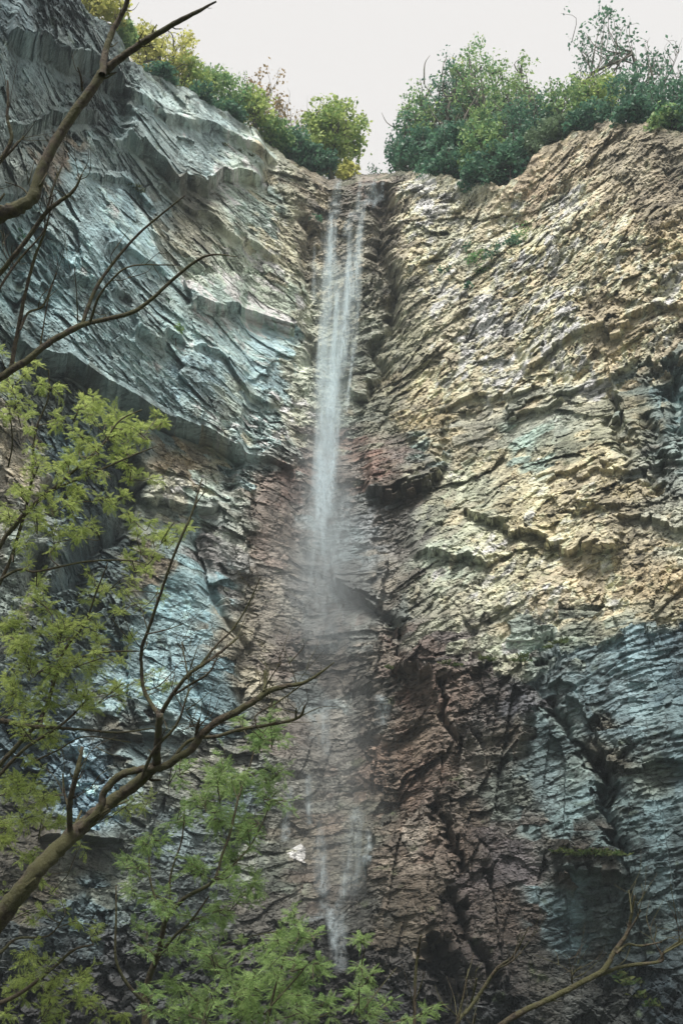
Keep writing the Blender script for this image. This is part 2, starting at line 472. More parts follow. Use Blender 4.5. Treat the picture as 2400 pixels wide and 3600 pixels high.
    d += .5 * inside(u, v, [(2100, 1230), (2260, 1310), (2420, 1290), (2440, 1500), (2300, 1620), (2180, 1480)])
    d += .5 * inside(u, v, [(1900, 2350), (2050, 2500), (2150, 2700), (2500, 2700), (2500, 2100), (2150, 2230)])
    d += .5 * inside(u, v, [(690, 1880), (830, 1850), (880, 2010), (740, 2040)])
    d += .4 * inside(u, v, [(1130, 1930), (1350, 1960), (1350, 2120), (1150, 2040)])
    d += .5 * inside(u, v, [(400, 2150), (560, 2200), (640, 2500), (480, 2540)])
    d += .6 * inside(u, v, [(0, 560), (110, 500), (180, 560), (60, 700), (0, 740)])
    return d

# --- rock types and colours, shade of the dark foot and cave painted in: control points (u, v, r, g, b, type) in photo pixels; types: L slabs, R blocky, G rippled, W banded, K shattered
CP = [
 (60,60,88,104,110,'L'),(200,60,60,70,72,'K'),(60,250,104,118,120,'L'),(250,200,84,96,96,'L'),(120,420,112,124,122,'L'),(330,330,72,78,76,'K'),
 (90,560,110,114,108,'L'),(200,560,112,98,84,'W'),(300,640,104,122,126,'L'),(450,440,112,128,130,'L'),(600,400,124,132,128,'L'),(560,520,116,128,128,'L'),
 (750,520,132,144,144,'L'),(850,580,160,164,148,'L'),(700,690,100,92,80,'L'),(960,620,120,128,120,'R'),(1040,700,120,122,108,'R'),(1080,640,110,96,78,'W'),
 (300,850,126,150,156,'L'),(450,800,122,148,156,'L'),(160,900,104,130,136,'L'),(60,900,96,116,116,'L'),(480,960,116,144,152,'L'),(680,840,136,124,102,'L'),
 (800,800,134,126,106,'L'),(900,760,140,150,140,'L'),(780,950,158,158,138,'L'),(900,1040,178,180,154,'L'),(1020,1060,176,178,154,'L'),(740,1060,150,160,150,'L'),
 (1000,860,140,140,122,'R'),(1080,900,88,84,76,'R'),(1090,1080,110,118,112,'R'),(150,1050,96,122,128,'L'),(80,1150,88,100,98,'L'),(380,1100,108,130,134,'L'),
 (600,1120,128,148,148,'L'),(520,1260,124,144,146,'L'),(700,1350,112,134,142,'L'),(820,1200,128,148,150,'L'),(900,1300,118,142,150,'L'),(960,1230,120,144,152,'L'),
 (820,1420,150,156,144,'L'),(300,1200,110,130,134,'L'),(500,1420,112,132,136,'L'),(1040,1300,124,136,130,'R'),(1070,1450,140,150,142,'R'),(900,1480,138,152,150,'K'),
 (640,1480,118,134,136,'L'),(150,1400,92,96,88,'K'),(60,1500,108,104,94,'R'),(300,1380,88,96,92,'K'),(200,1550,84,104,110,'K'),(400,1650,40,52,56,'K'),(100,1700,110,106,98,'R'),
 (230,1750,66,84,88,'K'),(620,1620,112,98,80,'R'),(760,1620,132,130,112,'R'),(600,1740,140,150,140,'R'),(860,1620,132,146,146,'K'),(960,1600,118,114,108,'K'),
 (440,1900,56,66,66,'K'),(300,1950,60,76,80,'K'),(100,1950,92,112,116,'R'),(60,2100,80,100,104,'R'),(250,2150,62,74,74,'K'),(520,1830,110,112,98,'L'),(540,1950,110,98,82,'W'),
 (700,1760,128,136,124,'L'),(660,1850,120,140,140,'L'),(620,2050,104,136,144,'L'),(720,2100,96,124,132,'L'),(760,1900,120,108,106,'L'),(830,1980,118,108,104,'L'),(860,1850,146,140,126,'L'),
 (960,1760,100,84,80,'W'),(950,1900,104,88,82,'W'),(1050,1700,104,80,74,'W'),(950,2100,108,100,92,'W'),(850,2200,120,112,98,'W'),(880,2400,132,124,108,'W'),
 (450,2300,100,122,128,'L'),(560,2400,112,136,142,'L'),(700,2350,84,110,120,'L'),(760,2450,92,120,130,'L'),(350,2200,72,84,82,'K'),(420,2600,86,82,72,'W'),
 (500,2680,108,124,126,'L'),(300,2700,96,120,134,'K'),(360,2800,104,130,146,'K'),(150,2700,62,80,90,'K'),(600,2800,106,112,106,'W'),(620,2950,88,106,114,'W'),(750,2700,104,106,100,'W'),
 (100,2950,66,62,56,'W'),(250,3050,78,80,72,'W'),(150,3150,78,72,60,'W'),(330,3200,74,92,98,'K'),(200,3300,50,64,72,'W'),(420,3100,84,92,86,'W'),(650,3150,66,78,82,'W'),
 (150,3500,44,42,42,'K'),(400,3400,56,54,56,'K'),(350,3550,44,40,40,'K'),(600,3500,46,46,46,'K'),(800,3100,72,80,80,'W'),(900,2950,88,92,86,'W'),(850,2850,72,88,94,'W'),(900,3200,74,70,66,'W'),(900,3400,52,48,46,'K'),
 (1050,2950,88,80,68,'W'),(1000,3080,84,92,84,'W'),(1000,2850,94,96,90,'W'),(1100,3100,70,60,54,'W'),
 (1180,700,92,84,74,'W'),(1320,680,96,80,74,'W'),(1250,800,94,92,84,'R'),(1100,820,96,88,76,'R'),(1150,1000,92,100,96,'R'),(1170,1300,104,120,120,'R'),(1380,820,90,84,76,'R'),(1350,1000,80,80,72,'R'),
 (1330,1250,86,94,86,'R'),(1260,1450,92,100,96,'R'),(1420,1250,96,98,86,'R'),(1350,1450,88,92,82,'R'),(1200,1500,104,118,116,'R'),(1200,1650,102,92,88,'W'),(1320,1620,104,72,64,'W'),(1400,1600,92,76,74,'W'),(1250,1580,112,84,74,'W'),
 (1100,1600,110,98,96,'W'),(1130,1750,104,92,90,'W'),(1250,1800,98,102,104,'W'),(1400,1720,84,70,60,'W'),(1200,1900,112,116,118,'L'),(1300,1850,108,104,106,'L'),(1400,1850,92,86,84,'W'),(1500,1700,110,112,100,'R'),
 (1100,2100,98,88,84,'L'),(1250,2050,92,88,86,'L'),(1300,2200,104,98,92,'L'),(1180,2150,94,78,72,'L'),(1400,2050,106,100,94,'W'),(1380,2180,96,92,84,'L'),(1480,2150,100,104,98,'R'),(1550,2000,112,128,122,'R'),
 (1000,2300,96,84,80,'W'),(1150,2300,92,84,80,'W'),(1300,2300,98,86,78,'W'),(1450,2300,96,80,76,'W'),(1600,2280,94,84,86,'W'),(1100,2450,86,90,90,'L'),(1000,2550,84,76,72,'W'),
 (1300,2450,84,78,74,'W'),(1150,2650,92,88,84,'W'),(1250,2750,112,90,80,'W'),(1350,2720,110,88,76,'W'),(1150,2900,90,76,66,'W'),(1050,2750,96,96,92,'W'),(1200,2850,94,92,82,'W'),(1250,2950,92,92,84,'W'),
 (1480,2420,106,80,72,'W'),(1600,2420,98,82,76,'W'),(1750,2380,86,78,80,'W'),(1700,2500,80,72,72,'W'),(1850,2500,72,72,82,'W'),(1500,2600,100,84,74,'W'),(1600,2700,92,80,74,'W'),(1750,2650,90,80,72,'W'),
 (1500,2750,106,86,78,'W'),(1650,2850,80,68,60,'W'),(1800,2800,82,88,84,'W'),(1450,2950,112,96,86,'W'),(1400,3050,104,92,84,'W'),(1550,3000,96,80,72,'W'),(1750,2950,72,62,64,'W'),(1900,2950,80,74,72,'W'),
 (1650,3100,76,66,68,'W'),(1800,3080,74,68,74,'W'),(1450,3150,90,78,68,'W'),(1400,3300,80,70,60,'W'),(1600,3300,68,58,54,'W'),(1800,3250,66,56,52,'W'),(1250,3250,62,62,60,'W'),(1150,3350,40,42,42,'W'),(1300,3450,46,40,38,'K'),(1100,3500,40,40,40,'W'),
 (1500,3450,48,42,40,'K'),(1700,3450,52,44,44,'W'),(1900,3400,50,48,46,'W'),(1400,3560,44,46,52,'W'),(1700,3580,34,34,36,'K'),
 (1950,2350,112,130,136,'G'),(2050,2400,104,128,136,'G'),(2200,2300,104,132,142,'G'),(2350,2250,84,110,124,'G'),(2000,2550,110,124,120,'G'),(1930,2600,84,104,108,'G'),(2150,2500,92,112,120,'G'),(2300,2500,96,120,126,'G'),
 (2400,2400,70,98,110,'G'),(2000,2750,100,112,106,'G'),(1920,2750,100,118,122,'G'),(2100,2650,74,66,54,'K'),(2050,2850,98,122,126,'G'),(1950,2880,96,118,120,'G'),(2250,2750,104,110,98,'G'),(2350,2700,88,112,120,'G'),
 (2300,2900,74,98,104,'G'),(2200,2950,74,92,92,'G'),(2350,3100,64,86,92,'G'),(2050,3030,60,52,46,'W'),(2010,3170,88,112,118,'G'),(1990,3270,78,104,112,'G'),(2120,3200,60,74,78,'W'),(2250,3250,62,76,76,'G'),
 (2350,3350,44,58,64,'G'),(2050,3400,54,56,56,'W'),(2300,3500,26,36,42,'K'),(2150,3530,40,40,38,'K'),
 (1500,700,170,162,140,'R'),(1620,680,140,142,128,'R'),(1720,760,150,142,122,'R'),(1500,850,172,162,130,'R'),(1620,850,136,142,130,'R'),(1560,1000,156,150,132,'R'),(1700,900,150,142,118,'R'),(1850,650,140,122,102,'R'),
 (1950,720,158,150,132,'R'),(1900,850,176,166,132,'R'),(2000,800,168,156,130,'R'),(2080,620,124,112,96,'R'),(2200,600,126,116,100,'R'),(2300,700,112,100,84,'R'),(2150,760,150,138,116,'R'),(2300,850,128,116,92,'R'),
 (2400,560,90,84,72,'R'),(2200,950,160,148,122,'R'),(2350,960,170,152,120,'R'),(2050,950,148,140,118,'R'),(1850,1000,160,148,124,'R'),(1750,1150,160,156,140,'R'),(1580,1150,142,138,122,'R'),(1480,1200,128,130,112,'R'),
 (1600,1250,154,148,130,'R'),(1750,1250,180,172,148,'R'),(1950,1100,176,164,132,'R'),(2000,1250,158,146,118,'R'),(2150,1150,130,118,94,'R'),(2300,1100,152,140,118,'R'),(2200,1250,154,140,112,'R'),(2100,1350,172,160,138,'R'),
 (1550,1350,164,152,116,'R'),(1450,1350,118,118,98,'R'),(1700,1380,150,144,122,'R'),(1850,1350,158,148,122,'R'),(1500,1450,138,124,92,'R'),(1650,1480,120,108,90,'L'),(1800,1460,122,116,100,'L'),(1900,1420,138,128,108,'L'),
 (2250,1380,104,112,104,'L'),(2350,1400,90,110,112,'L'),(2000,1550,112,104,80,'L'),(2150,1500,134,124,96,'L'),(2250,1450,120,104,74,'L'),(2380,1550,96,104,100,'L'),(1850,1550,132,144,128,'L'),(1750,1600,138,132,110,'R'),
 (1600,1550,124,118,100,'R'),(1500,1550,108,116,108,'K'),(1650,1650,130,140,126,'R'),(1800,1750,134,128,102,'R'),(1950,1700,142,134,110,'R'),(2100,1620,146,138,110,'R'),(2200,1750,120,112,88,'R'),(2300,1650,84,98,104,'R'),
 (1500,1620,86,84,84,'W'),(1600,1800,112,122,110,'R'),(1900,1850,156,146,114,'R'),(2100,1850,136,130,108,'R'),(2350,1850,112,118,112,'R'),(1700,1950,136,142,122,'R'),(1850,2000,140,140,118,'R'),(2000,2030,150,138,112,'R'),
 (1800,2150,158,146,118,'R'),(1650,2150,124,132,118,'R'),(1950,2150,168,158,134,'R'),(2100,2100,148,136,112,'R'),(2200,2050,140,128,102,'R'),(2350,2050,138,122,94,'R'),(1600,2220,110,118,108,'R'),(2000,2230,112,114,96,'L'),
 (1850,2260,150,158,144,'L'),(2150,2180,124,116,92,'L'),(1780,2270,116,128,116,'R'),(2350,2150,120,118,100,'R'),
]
cu = np.array([c[0] for c in CP], float); cv = np.array([c[1] for c in CP], float)
crgb = lin(np.array([c[2:5] for c in CP]))
ctyp = np.zeros((len(CP), 5)); ctyp[np.arange(len(CP)), ['LRGWK'.index(c[5]) for c in CP]] = 1

ub, vb, _ = proj(xyz(TG, Rb, Z))
wu = 34 * fbm(S * .45, Z * .45, 41, 4); wv = 30 * fbm(S * .45 + 50, Z * .45, 43, 4)
ca, cb, cc, _, _, _ = cells(*(lambda p: (p[0] / 1.1, p[1] / .6))(rot(S, Z, -4)), 71)
wu += 36 * (ca - .5); wv += 44 * (cb - .5)
Dbig = 1.0 * fbm(S * .12, Z * .10, 5, 2) + .35 * fbm(S * .4, Z * .35, 8, 2)
cx_, cy_, _, _, _, _ = cells(*(lambda p: (p[0] / .5, p[1] / .34))(rot(S, Z, 20)), 73)
rt_ = smooth(ub, 1150, 1450)
su = 30 * fbm(S * .4, Z * .4, 45, 2) + (14 + 20 * rt_) * (ca - .5) + 22 * rt_ * (cx_ - .5); sv = 26 * fbm(S * .4 + 50, Z * .4, 47, 2) + (14 + 22 * rt_) * (cb - .5) + 26 * rt_ * (cy_ - .5)
d1 = features(ub + su, vb + sv)
u1, v1, _ = proj(xyz(TG, Rb - Dbig - d1, Z))
u1 = .5 * ub + .5 * u1; v1 = .5 * vb + .5 * v1
d1 = features(u1 + su, v1 + sv)

# colour and rock-type weights on a coarse pixel grid, then sampled per vertex
gu = np.arange(-700, 3101, 20.0); gv = np.arange(-900, 4401, 20.0)
GU, GV = np.meshgrid(gu, gv, indexing='ij')
acc = np.zeros(GU.shape + (8,)); ws = np.zeros(GU.shape)
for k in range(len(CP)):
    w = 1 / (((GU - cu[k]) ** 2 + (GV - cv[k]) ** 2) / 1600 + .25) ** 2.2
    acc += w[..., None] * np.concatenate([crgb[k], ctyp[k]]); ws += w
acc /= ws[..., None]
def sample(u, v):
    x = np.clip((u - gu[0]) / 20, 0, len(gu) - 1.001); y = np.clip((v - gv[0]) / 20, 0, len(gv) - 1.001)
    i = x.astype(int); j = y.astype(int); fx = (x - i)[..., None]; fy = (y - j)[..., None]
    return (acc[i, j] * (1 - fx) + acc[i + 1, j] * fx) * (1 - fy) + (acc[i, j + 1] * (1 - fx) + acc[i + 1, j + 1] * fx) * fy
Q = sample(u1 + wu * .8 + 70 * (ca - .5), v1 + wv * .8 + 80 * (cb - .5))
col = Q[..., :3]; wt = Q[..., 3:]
wt = wt ** 2; wt /= wt.sum(-1, keepdims=True)
wL, wR, wG, wW, wK = [wt[..., k] for k in range(5)]

calm_noise = .55 + .75 * smooth(fbm(S * .16 + 11, Z * .2, 640, 3), -.45, .55)
# --- relief of each rock type (metres)
def facets(ang, lx, lz, amp, tilt, seed, gap=0.0, gw=.06, metric=.5, warp=.15):
    a, b = rot(S, Z, ang)
    a = a / lx; b = b / lz
    if warp:
        a = a + warp * vnoise(a * .7, b * .7, seed + 3) ; b = b + warp * vnoise(a * .7 + 9, b * .7, seed + 4)
    r1, r2, r3, dx, dy, e = cells(a, b, seed, metric)
    h = amp * (r1 - .5) * 2 + tilt * ((r2 - .5) * 2 * dx + (r3 - .5) * 2 * dy)
    if gap: h = h - gap * (1 - smooth(e, 0, gw))
    return h, r2
warpZ = .45 * vnoise(S * .15, Z * .15, 90)
S0, Z0 = S, Z
Z = Z + warpZ
base_f, idb = facets(12, 2.6, 1.7, .20, .42, 101)
mid_f, idm = facets(-60, .95, .5, .11, .26, 151, .10, .08)
L1, iL1 = facets(-8, 4.4, 1.9, .20, .60, 201, .06, .03, warp=.3); CID_L = cells.last
L2, iL2 = facets(-10, 1.5, .7, .045, .26, 211, .0, .05, .5, warp=.3)
L3, iL3 = facets(-12, .5, .24, .02, .10, 221, .0, .1, .7, warp=.3)
R1, iR1 = facets(64, 1.7, 1.0, .11, .42, 301, .05, .05, .7, warp=.2); CID_R = cells.last
R2, iR2 = facets(52, .60, .38, .05, .34, 311, .05, .08, .8, warp=.2)
R3, iR3 = facets(14, 1.3, .42, .035, .12, 321, .02, .08, .7, warp=.3)
G1, iG1 = facets(9, .9, .26, .05, .15, 401, .0, .1, .3, warp=.5)
G2, iG2 = facets(84, 5.5, 1.5, .16, .40, 411, warp=.5); CID_G = cells.last
W1, iW1 = facets(5, 1.3, .55, .12, .26, 501, .10, .05, .8, warp=.4); CID_W = cells.last
W2, iW2 = facets(76, 2.4, .75, .15, .45, 511, .06, .05, .5, warp=.4)
W3, iW3 = facets(5, .42, .19, .04, .08, 521, .03, .1, .8, warp=.4)
K1, iK1 = facets(35, .95, .6, .26, .55, 601, .18, .12)
CID_K = cells.last
K2, iK2 = facets(-20, .42, .26, .13, .28, 611, .08, .12)
Z = Z0
RB, iRB = facets(15, 4.6, 1.7, .09, .34, 331, .05, .03, .7, warp=.15)
X1, iX1 = facets(20, .36, .23, .032, .20, 951, .05, .12, .6, warp=.2)
X2, iX2 = facets(-8, .40, .17, .03, .16, 961, .03, .12, .7, warp=.2)
mask_w = smooth(fbm(S * .3, Z * .3, 620, 2), -.2, .5)
calm = np.ones(S.shape)
for P in ([(460, 500), (540, 390), (760, 470), (860, 570), (800, 640), (640, 600)], [(250, 690), (480, 640), (560, 760), (540, 1000), (350, 900)],
          [(640, 990), (830, 945), (1000, 1000), (1066, 1060), (1050, 1112), (680, 1100)], [(1130, 1900), (1350, 1960), (1370, 2260), (1160, 2200)],
          [(720, 1130), (860, 1110), (1000, 1150), (980, 1300), (860, 1300)], [(600, 1980), (760, 1980), (830, 2200), (760, 2300), (640, 2200)],
          [(1560, 1440), (1900, 1400), (1950, 1500), (1700, 1560), (1560, 1520)], [(960, 2350), (1230, 2330), (1290, 2650), (1280, 2900), (1230, 3120), (1000, 3180), (930, 2700)], [(930, 1680), (1180, 1660), (1160, 2250), (930, 2250)]):
    calm = np.where(inside(u1 + wu, v1 + wv, P), .32, calm)
calm = calm * np.where(calm < .5, 1, calm_noise)
det = wL * (L1 * calm ** .5 + L2 * calm + L3 * calm) + wR * (RB + (R1 * .85 + R2 * .7 + R3) * calm ** .7) + wG * (G1 + G2) + wW * (W1 + W2 * (.3 + .9 * mask_w) + W3) * calm ** .9 + wK * (K1 + K2)
det += .55 * base_f * calm ** .5 * (1 - wG) * (1 - .5 * wL)  +.35 * mid_f * (wL * .2 + wK + wW * .4) * calm
det += X1 * (.62 * wR + .8 * wK) + X2 * (.55 * wL * np.minimum(1, calm + .2) + .7 * wW * np.minimum(1, calm) + .25 * wG)
det += .030 * fbm(S * 5, Z * 5, 700, 3) + .05 * fbm(S * 1.6, Z * 2.2, 705, 3)
ripple = wG * .022 * (.3 + 1.2 * smooth(fbm(S * .5, Z * .5, 712, 2), -.3, .5)) * np.sin(Z * 24 - S * 3 + 7 * fbm(S * .5, Z * .8, 710, 4))
near_rim = smooth(zr[:, None] - Z, .1, 2.2)
slope_ = np.gradient(d1, axis=1) / np.maximum(np.gradient(Z, axis=1), 1e-3)
damp = 1 / (1 + (np.clip(slope_, 0, 9) / 1.2) ** 2)
for k_ in (1, 2, 3):
    damp[:, k_:] = np.minimum(damp[:, k_:], damp[:, :-k_]); damp[:, :-k_] = np.minimum(damp[:, :-k_], damp[:, k_:])
det = det * (.12 + .88 * damp)
D = Dbig * (.3 + .7 * near_rim) + d1 + (det + ripple) * (.35 + .65 * near_rim)
edge = smooth(t, .0, .01)[None, :]
Rf = Rb - D * edge
Zd = Z - .85 * (Z - 1.7) / Rb * (det + ripple) * edge * near_rim * (Z > 1.7) - .35 * (Z - 1.7) / Rb * np.clip(d1, -2, 2) * edge * near_rim * (Z > 1.7)
POS = xyz(TG, Rf, Zd)

# --- colour: per block shade and tint, stains, seams of ochre, pale and teal patches
def mixc(c, c2, f): return c + (np.asarray(c2) - c) * f[..., None]
idr = wL * iL2 + wR * iR1 + wG * iG1 + wW * iW1 + wK * iK2
idr2 = wL * iL1 + wR * iR2 + wG * iG2 + wW * iW2 + wK * iK1
idx_ = (wR + wK) * iX1 + (wL + wW + wG) * iX2
col = col * (1 + .20 * (idx_ - .5))[..., None]
col = col * (1 + .50 * (idr - .5) + (.36 + .14 * wR) * (idr2 - .5))[..., None]
tint = fbm(S * .5 + 3, Z * .3, 800, 3) + .8 * (idr2 - .5)
lum = col.mean(-1, keepdims=True)
teal = lum * (np.array([.80, 1.06, 1.12]) + wR[..., None] * np.array([.08, -.01, -.12])); tan = lum * np.array([1.12, 1.0, .82])
f = smooth(tint, .1, .8) * (.16 * wR + .25 * wL + .2 * wW)
col = mixc(col, teal, f)
f = smooth(-tint, .1, .8) * (.45 * wR + .22 * wL + .25 * wW + .15 * wG)
col = mixc(col, tan, f)
och = smooth(fbm(S * .9, Z * .9, 820, 3) + 1.1 * (idr - .5), .62, .95) * (wR * .8 + wW * .25 + wL * .25)
col = mixc(col, lum * np.array([1.3, 1.0, .55]), och * .6)
pale = smooth(fbm(S * 1.1 + 7, Z * 1.1, 830, 3) + .9 * (idr2 - .5), .55, .9)
col = mixc(col, np.clip(col * 1.75 + .02, 0, .75), pale * (.30 - .18 * wR))
strk = smooth(fbm(S * 1.8, Z * .14, 840, 3), .15, .7)
col = mixc(col, col * (np.array([.52, .59, .61]) + wR[..., None] * np.array([.05, .0, -.08])), strk * (.5 * wL + .45 * wR * .5 + .5 * wG + .5 * wW))
strk2 = smooth(fbm(S * 1.5 + 30, Z * .12, 845, 3), .25, .8)
col = mixc(col, col * 1.45, strk2 * .5)
band = fbm(S * .3 + 3, (Z - .22 * S) * 3.2, 850, 3)
col = col * (1 + .16 * band * (1 - wR * .5))[..., None]
# chalky scar and moss on the ledges
scar = inside(u1 + wu * .4, v1 + wv * .4, [(990, 2990), (1050, 2950), (1075, 2980), (1070, 3030), (1020, 3010)])
col = np.where(scar[..., None], lin((200, 195, 180)), col)
moss = smooth(fbm(S * 1.3, Z * 1.6, 860, 4) - .35 + .8 * np.exp(-np.abs(zr[:, None] - Z) / .9), .25, .6)
col = mixc(col, lin((58, 70, 34)), np.clip(moss * .55, 0, 1))
KALB = (wL * 1.85 + wR * 2.3 + wG * 1.42 + wW * 1.72 + wK * 1.95)[..., None]
neu = np.array([1.0, 1.0, 1.0]) + wR[..., None] * np.array([.07, .0, -.12])
col = mixc(col, col.mean(-1, keepdims=True) * neu, .36 + .10 * wR - .06 * wW + .08 * wG)
col = col * (1 + (np.array([.95, 1.005, 1.05]) - 1) * (wL + wG + wK)[..., None]) * (1 + (np.array([1.07, 1.0, .955]) - 1) * (wR + wW * .6)[..., None])
col = col * np.array([.95, 1.015, .99])
ALB = np.clip(col * KALB, .012, .66)

# --- split into four faces of rock and link
idx = np.arange(NT * NZ).reshape(NT, NZ)
quad = np.stack([idx[:-1, :-1], idx[1:, :-1], idx[1:, 1:], idx[:-1, 1:]], -1).reshape(-1, 4)
fu = (u1 + wu)[:-1, :-1].ravel(); fv = (v1 + wv)[:-1, :-1].ravel()
vl_ledge = np.interp(fu, [1270, 1400, 1550, 1840, 1950, 2150, 2400], [2372, 2338, 2340, 2332, 2280, 2228, 2160])
region = np.where((fu < np.interp(fv, [0, 1500, 1750, 1900, 2500, 3600], [1110, 1090, 930, 890, 930, 780])), 0,
         np.where((fv > vl_ledge) & (fu > 1290), np.where(fu > 1900, 3, 2),
         np.where(fu > np.interp(fv, [0, 1500, 1700, 2300], [1420, 1450, 1480, 1520]), 1, 4)))
Vall = POS.reshape(-1, 3); Call = ALB.reshape(-1, 3)
SECT = {}
for k, (nm, lab) in enumerate([('slab_cliff', 'blue grey rock wall of tilted slabs to the left of the waterfall'),
                               ('blocky_cliff', 'tan and ochre blocky rock wall to the right of the waterfall'),
                               ('banded_buttress', 'reddish brown banded rock buttress at the lower right of the falls'),
                               ('rippled_cliff', 'blue grey rippled rock wall below the tan cliff, at the lower right corner'),
                               ('wet_cliff', 'wet mauve brown rock face directly behind the falling water')]):
    q = quad[region == k]
    # rock pieces: the largest fracture-bounded pieces of this face become parts of their own
    cid = {0: CID_L, 1: CID_R, 2: CID_W, 3: CID_G, 4: CID_W}[k][:-1, :-1].ravel()[region == k]
    qv = q[:, 0]; vis = (u1.ravel()[qv] > -60) & (u1.ravel()[qv] < 2460) & (v1.ravel()[qv] > -40) & (v1.ravel()[qv] < 3640)
    ids, inv_, cnt = np.unique(cid, return_inverse=True, return_counts=True)
    vc = np.bincount(inv_, weights=vis, minlength=len(ids))
    score = np.where((vc >= cnt * .98) & (cnt > 30), vc, 0)
    pick = np.argsort(-score)[:290]; pick = pick[score[pick] > 0]
    chosen = np.zeros(len(ids), bool); chosen[pick] = True
    rest = ~chosen[inv_]
    used, inv = np.unique(q[rest], return_inverse=True)
    o = link(nm, np_mesh(nm, Vall[used], inv, 4, M_WET if k == 4 else M_ROCK, False, Call[used]))
    tag(o, label=lab, kind='structure')
    SECT[k] = o
    od = np.argsort(inv_, kind='stable'); st = np.concatenate([[0], np.cumsum(cnt)])
    pn = {0: 'rock_slab', 1: 'rock_block', 2: 'rock_block', 3: 'rock_slab', 4: 'rock_slab'}[k]
    for c_ in pick:
        qq = q[od[st[c_]:st[c_ + 1]]]
        used, inv = np.unique(qq, return_inverse=True)
        ctr = Vall[used].mean(0)
        link(pn, np_mesh(pn, Vall[used] - ctr, inv, 4, M_WET if k == 4 else M_ROCK, False, Call[used]), o, ctr)

# lookup from photo pixel to the visible rock surface
uF, vF, dF = proj(POS)
BIN = 8
bi = (np.clip(uF, -400, 2800) + 400).astype(int) // BIN; bj = (np.clip(vF, -400, 4000) + 400).astype(int) // BIN
key = (bi * 600 + bj).ravel()
order = np.lexsort((dF.ravel(), key)); ks = key[order]
first = np.concatenate([[True], ks[1:] != ks[:-1]])
SURF = dict(zip(ks[first].tolist(), order[first].tolist()))
def rock_at(u, v):
    i, j = int((u + 400) // BIN), int((v + 400) // BIN)
    for r in range(0, 6):
        for a in range(-r, r + 1):
            for b in range(-r, r + 1):
                k = SURF.get((i + a) * 600 + j + b)
                if k is not None: return k
    return None
def rim_point(u, back=1.5):
    """a point on the plateau `back` metres behind the rim seen at photo column u"""
    k = int(np.argmin(np.abs(uF[:, -1] - u)))
    return xyz(th1[k], Rf[k, -1] + back, zr[k] + 0.12 * back), k
# plateau behind the rim, ground below, added unseen rise behind the camera that blocks low sky
M_SOIL, N, L = new_mat('soil')
out = node(N, 'ShaderNodeOutputMaterial'); bs = node(N, 'ShaderNodeBsdfPrincipled'); bs.inputs['Roughness'].default_value = .95
n1 = node(N, 'ShaderNodeTexNoise', i_Scale=1.2, i_Detail=8.0); g = node(N, 'ShaderNodeNewGeometry'); L.new(g.outputs['Position'], n1.inputs['Vector'])
mx = node(N, 'ShaderNodeMix', data_type='RGBA'); L.new(n1.outputs[0], mx.inputs[0]); mx.inputs[6].default_value = (.045, .05, .02, 1); mx.inputs[7].default_value = (.13, .10, .06, 1)
L.new(mx.outputs[2], bs.inputs['Base Color']); L.new(bs.outputs[0], out.inputs[0])
nb = 10
back = np.concatenate([[0], np.geomspace(.4, 300, nb - 1)])
TP = np.repeat(th1[::3, None], nb, 1); ZP = zr[::3, None] + .10 * back[None, :] + .25 * fbm(TP * 40, back[None, :] * .4 + TP * 0, 77, 3) * (back[None, :] > 0)
ZP[:, 0] -= .03
PP = xyz(TP, Rf[::3, -1][:, None] + back[None, :], ZP)
n_ = PP.shape[0]; ix = np.arange(n_ * nb).reshape(n_, nb)
q = np.stack([ix[:-1, :-1], ix[1:, :-1], ix[1:, 1:], ix[:-1, 1:]], -1)
o = link('plateau', np_mesh('plateau', PP.reshape(-1, 3), q, 4, M_SOIL)); tag(o, kind='structure')

M_FLOOR, N, L = new_mat('forest_floor')
out = node(N, 'ShaderNodeOutputMaterial'); bs = node(N, 'ShaderNodeBsdfPrincipled'); bs.inputs['Roughness'].default_value = .95
n1 = node(N, 'ShaderNodeTexNoise', i_Scale=.8, i_Detail=8.0)
g = node(N, 'ShaderNodeNewGeometry'); L.new(g.outputs['Position'], n1.inputs['Vector'])
mx = node(N, 'ShaderNodeMix', data_type='RGBA'); L.new(n1.outputs[0], mx.inputs[0]); mx.inputs[6].default_value = (.02, .035, .012, 1); mx.inputs[7].default_value = (.05, .055, .03, 1)
L.new(mx.outputs[2], bs.inputs['Base Color']); L.new(bs.outputs[0], out.inputs[0])
x = np.linspace(-160, 160, 161); y = np.linspace(-200, 80, 141)
X, Y = np.meshgrid(x, y, indexing='ij')
G = .35 * fbm(X * .12, Y * .12, 31, 4) + .06 * fbm(X * .9, Y * .9, 33, 2)
slope = np.maximum(0, -Y - 30) * .16  # unseen rise, added so the foot of the wall gets less sky light
G = G * (1 - np.exp(-(X ** 2 + Y ** 2) / 30)) + slope * (1 + .1 * fbm(X * .05, Y * .05, 35, 2))
G = np.minimum(G, 42 + 2 * fbm(X * .05, Y * .05, 36, 2))
ix = np.arange(X.size).reshape(X.shape)
q = np.stack([ix[:-1, :-1], ix[1:, :-1], ix[1:, 1:], ix[:-1, 1:]], -1)
o = link('ground', np_mesh('ground', np.stack([X, Y, G], -1).reshape(-1, 3), q, 4, M_FLOOR, True)); tag(o, kind='structure')
import bmesh
RG = region.reshape(NT - 1, NZ - 1)
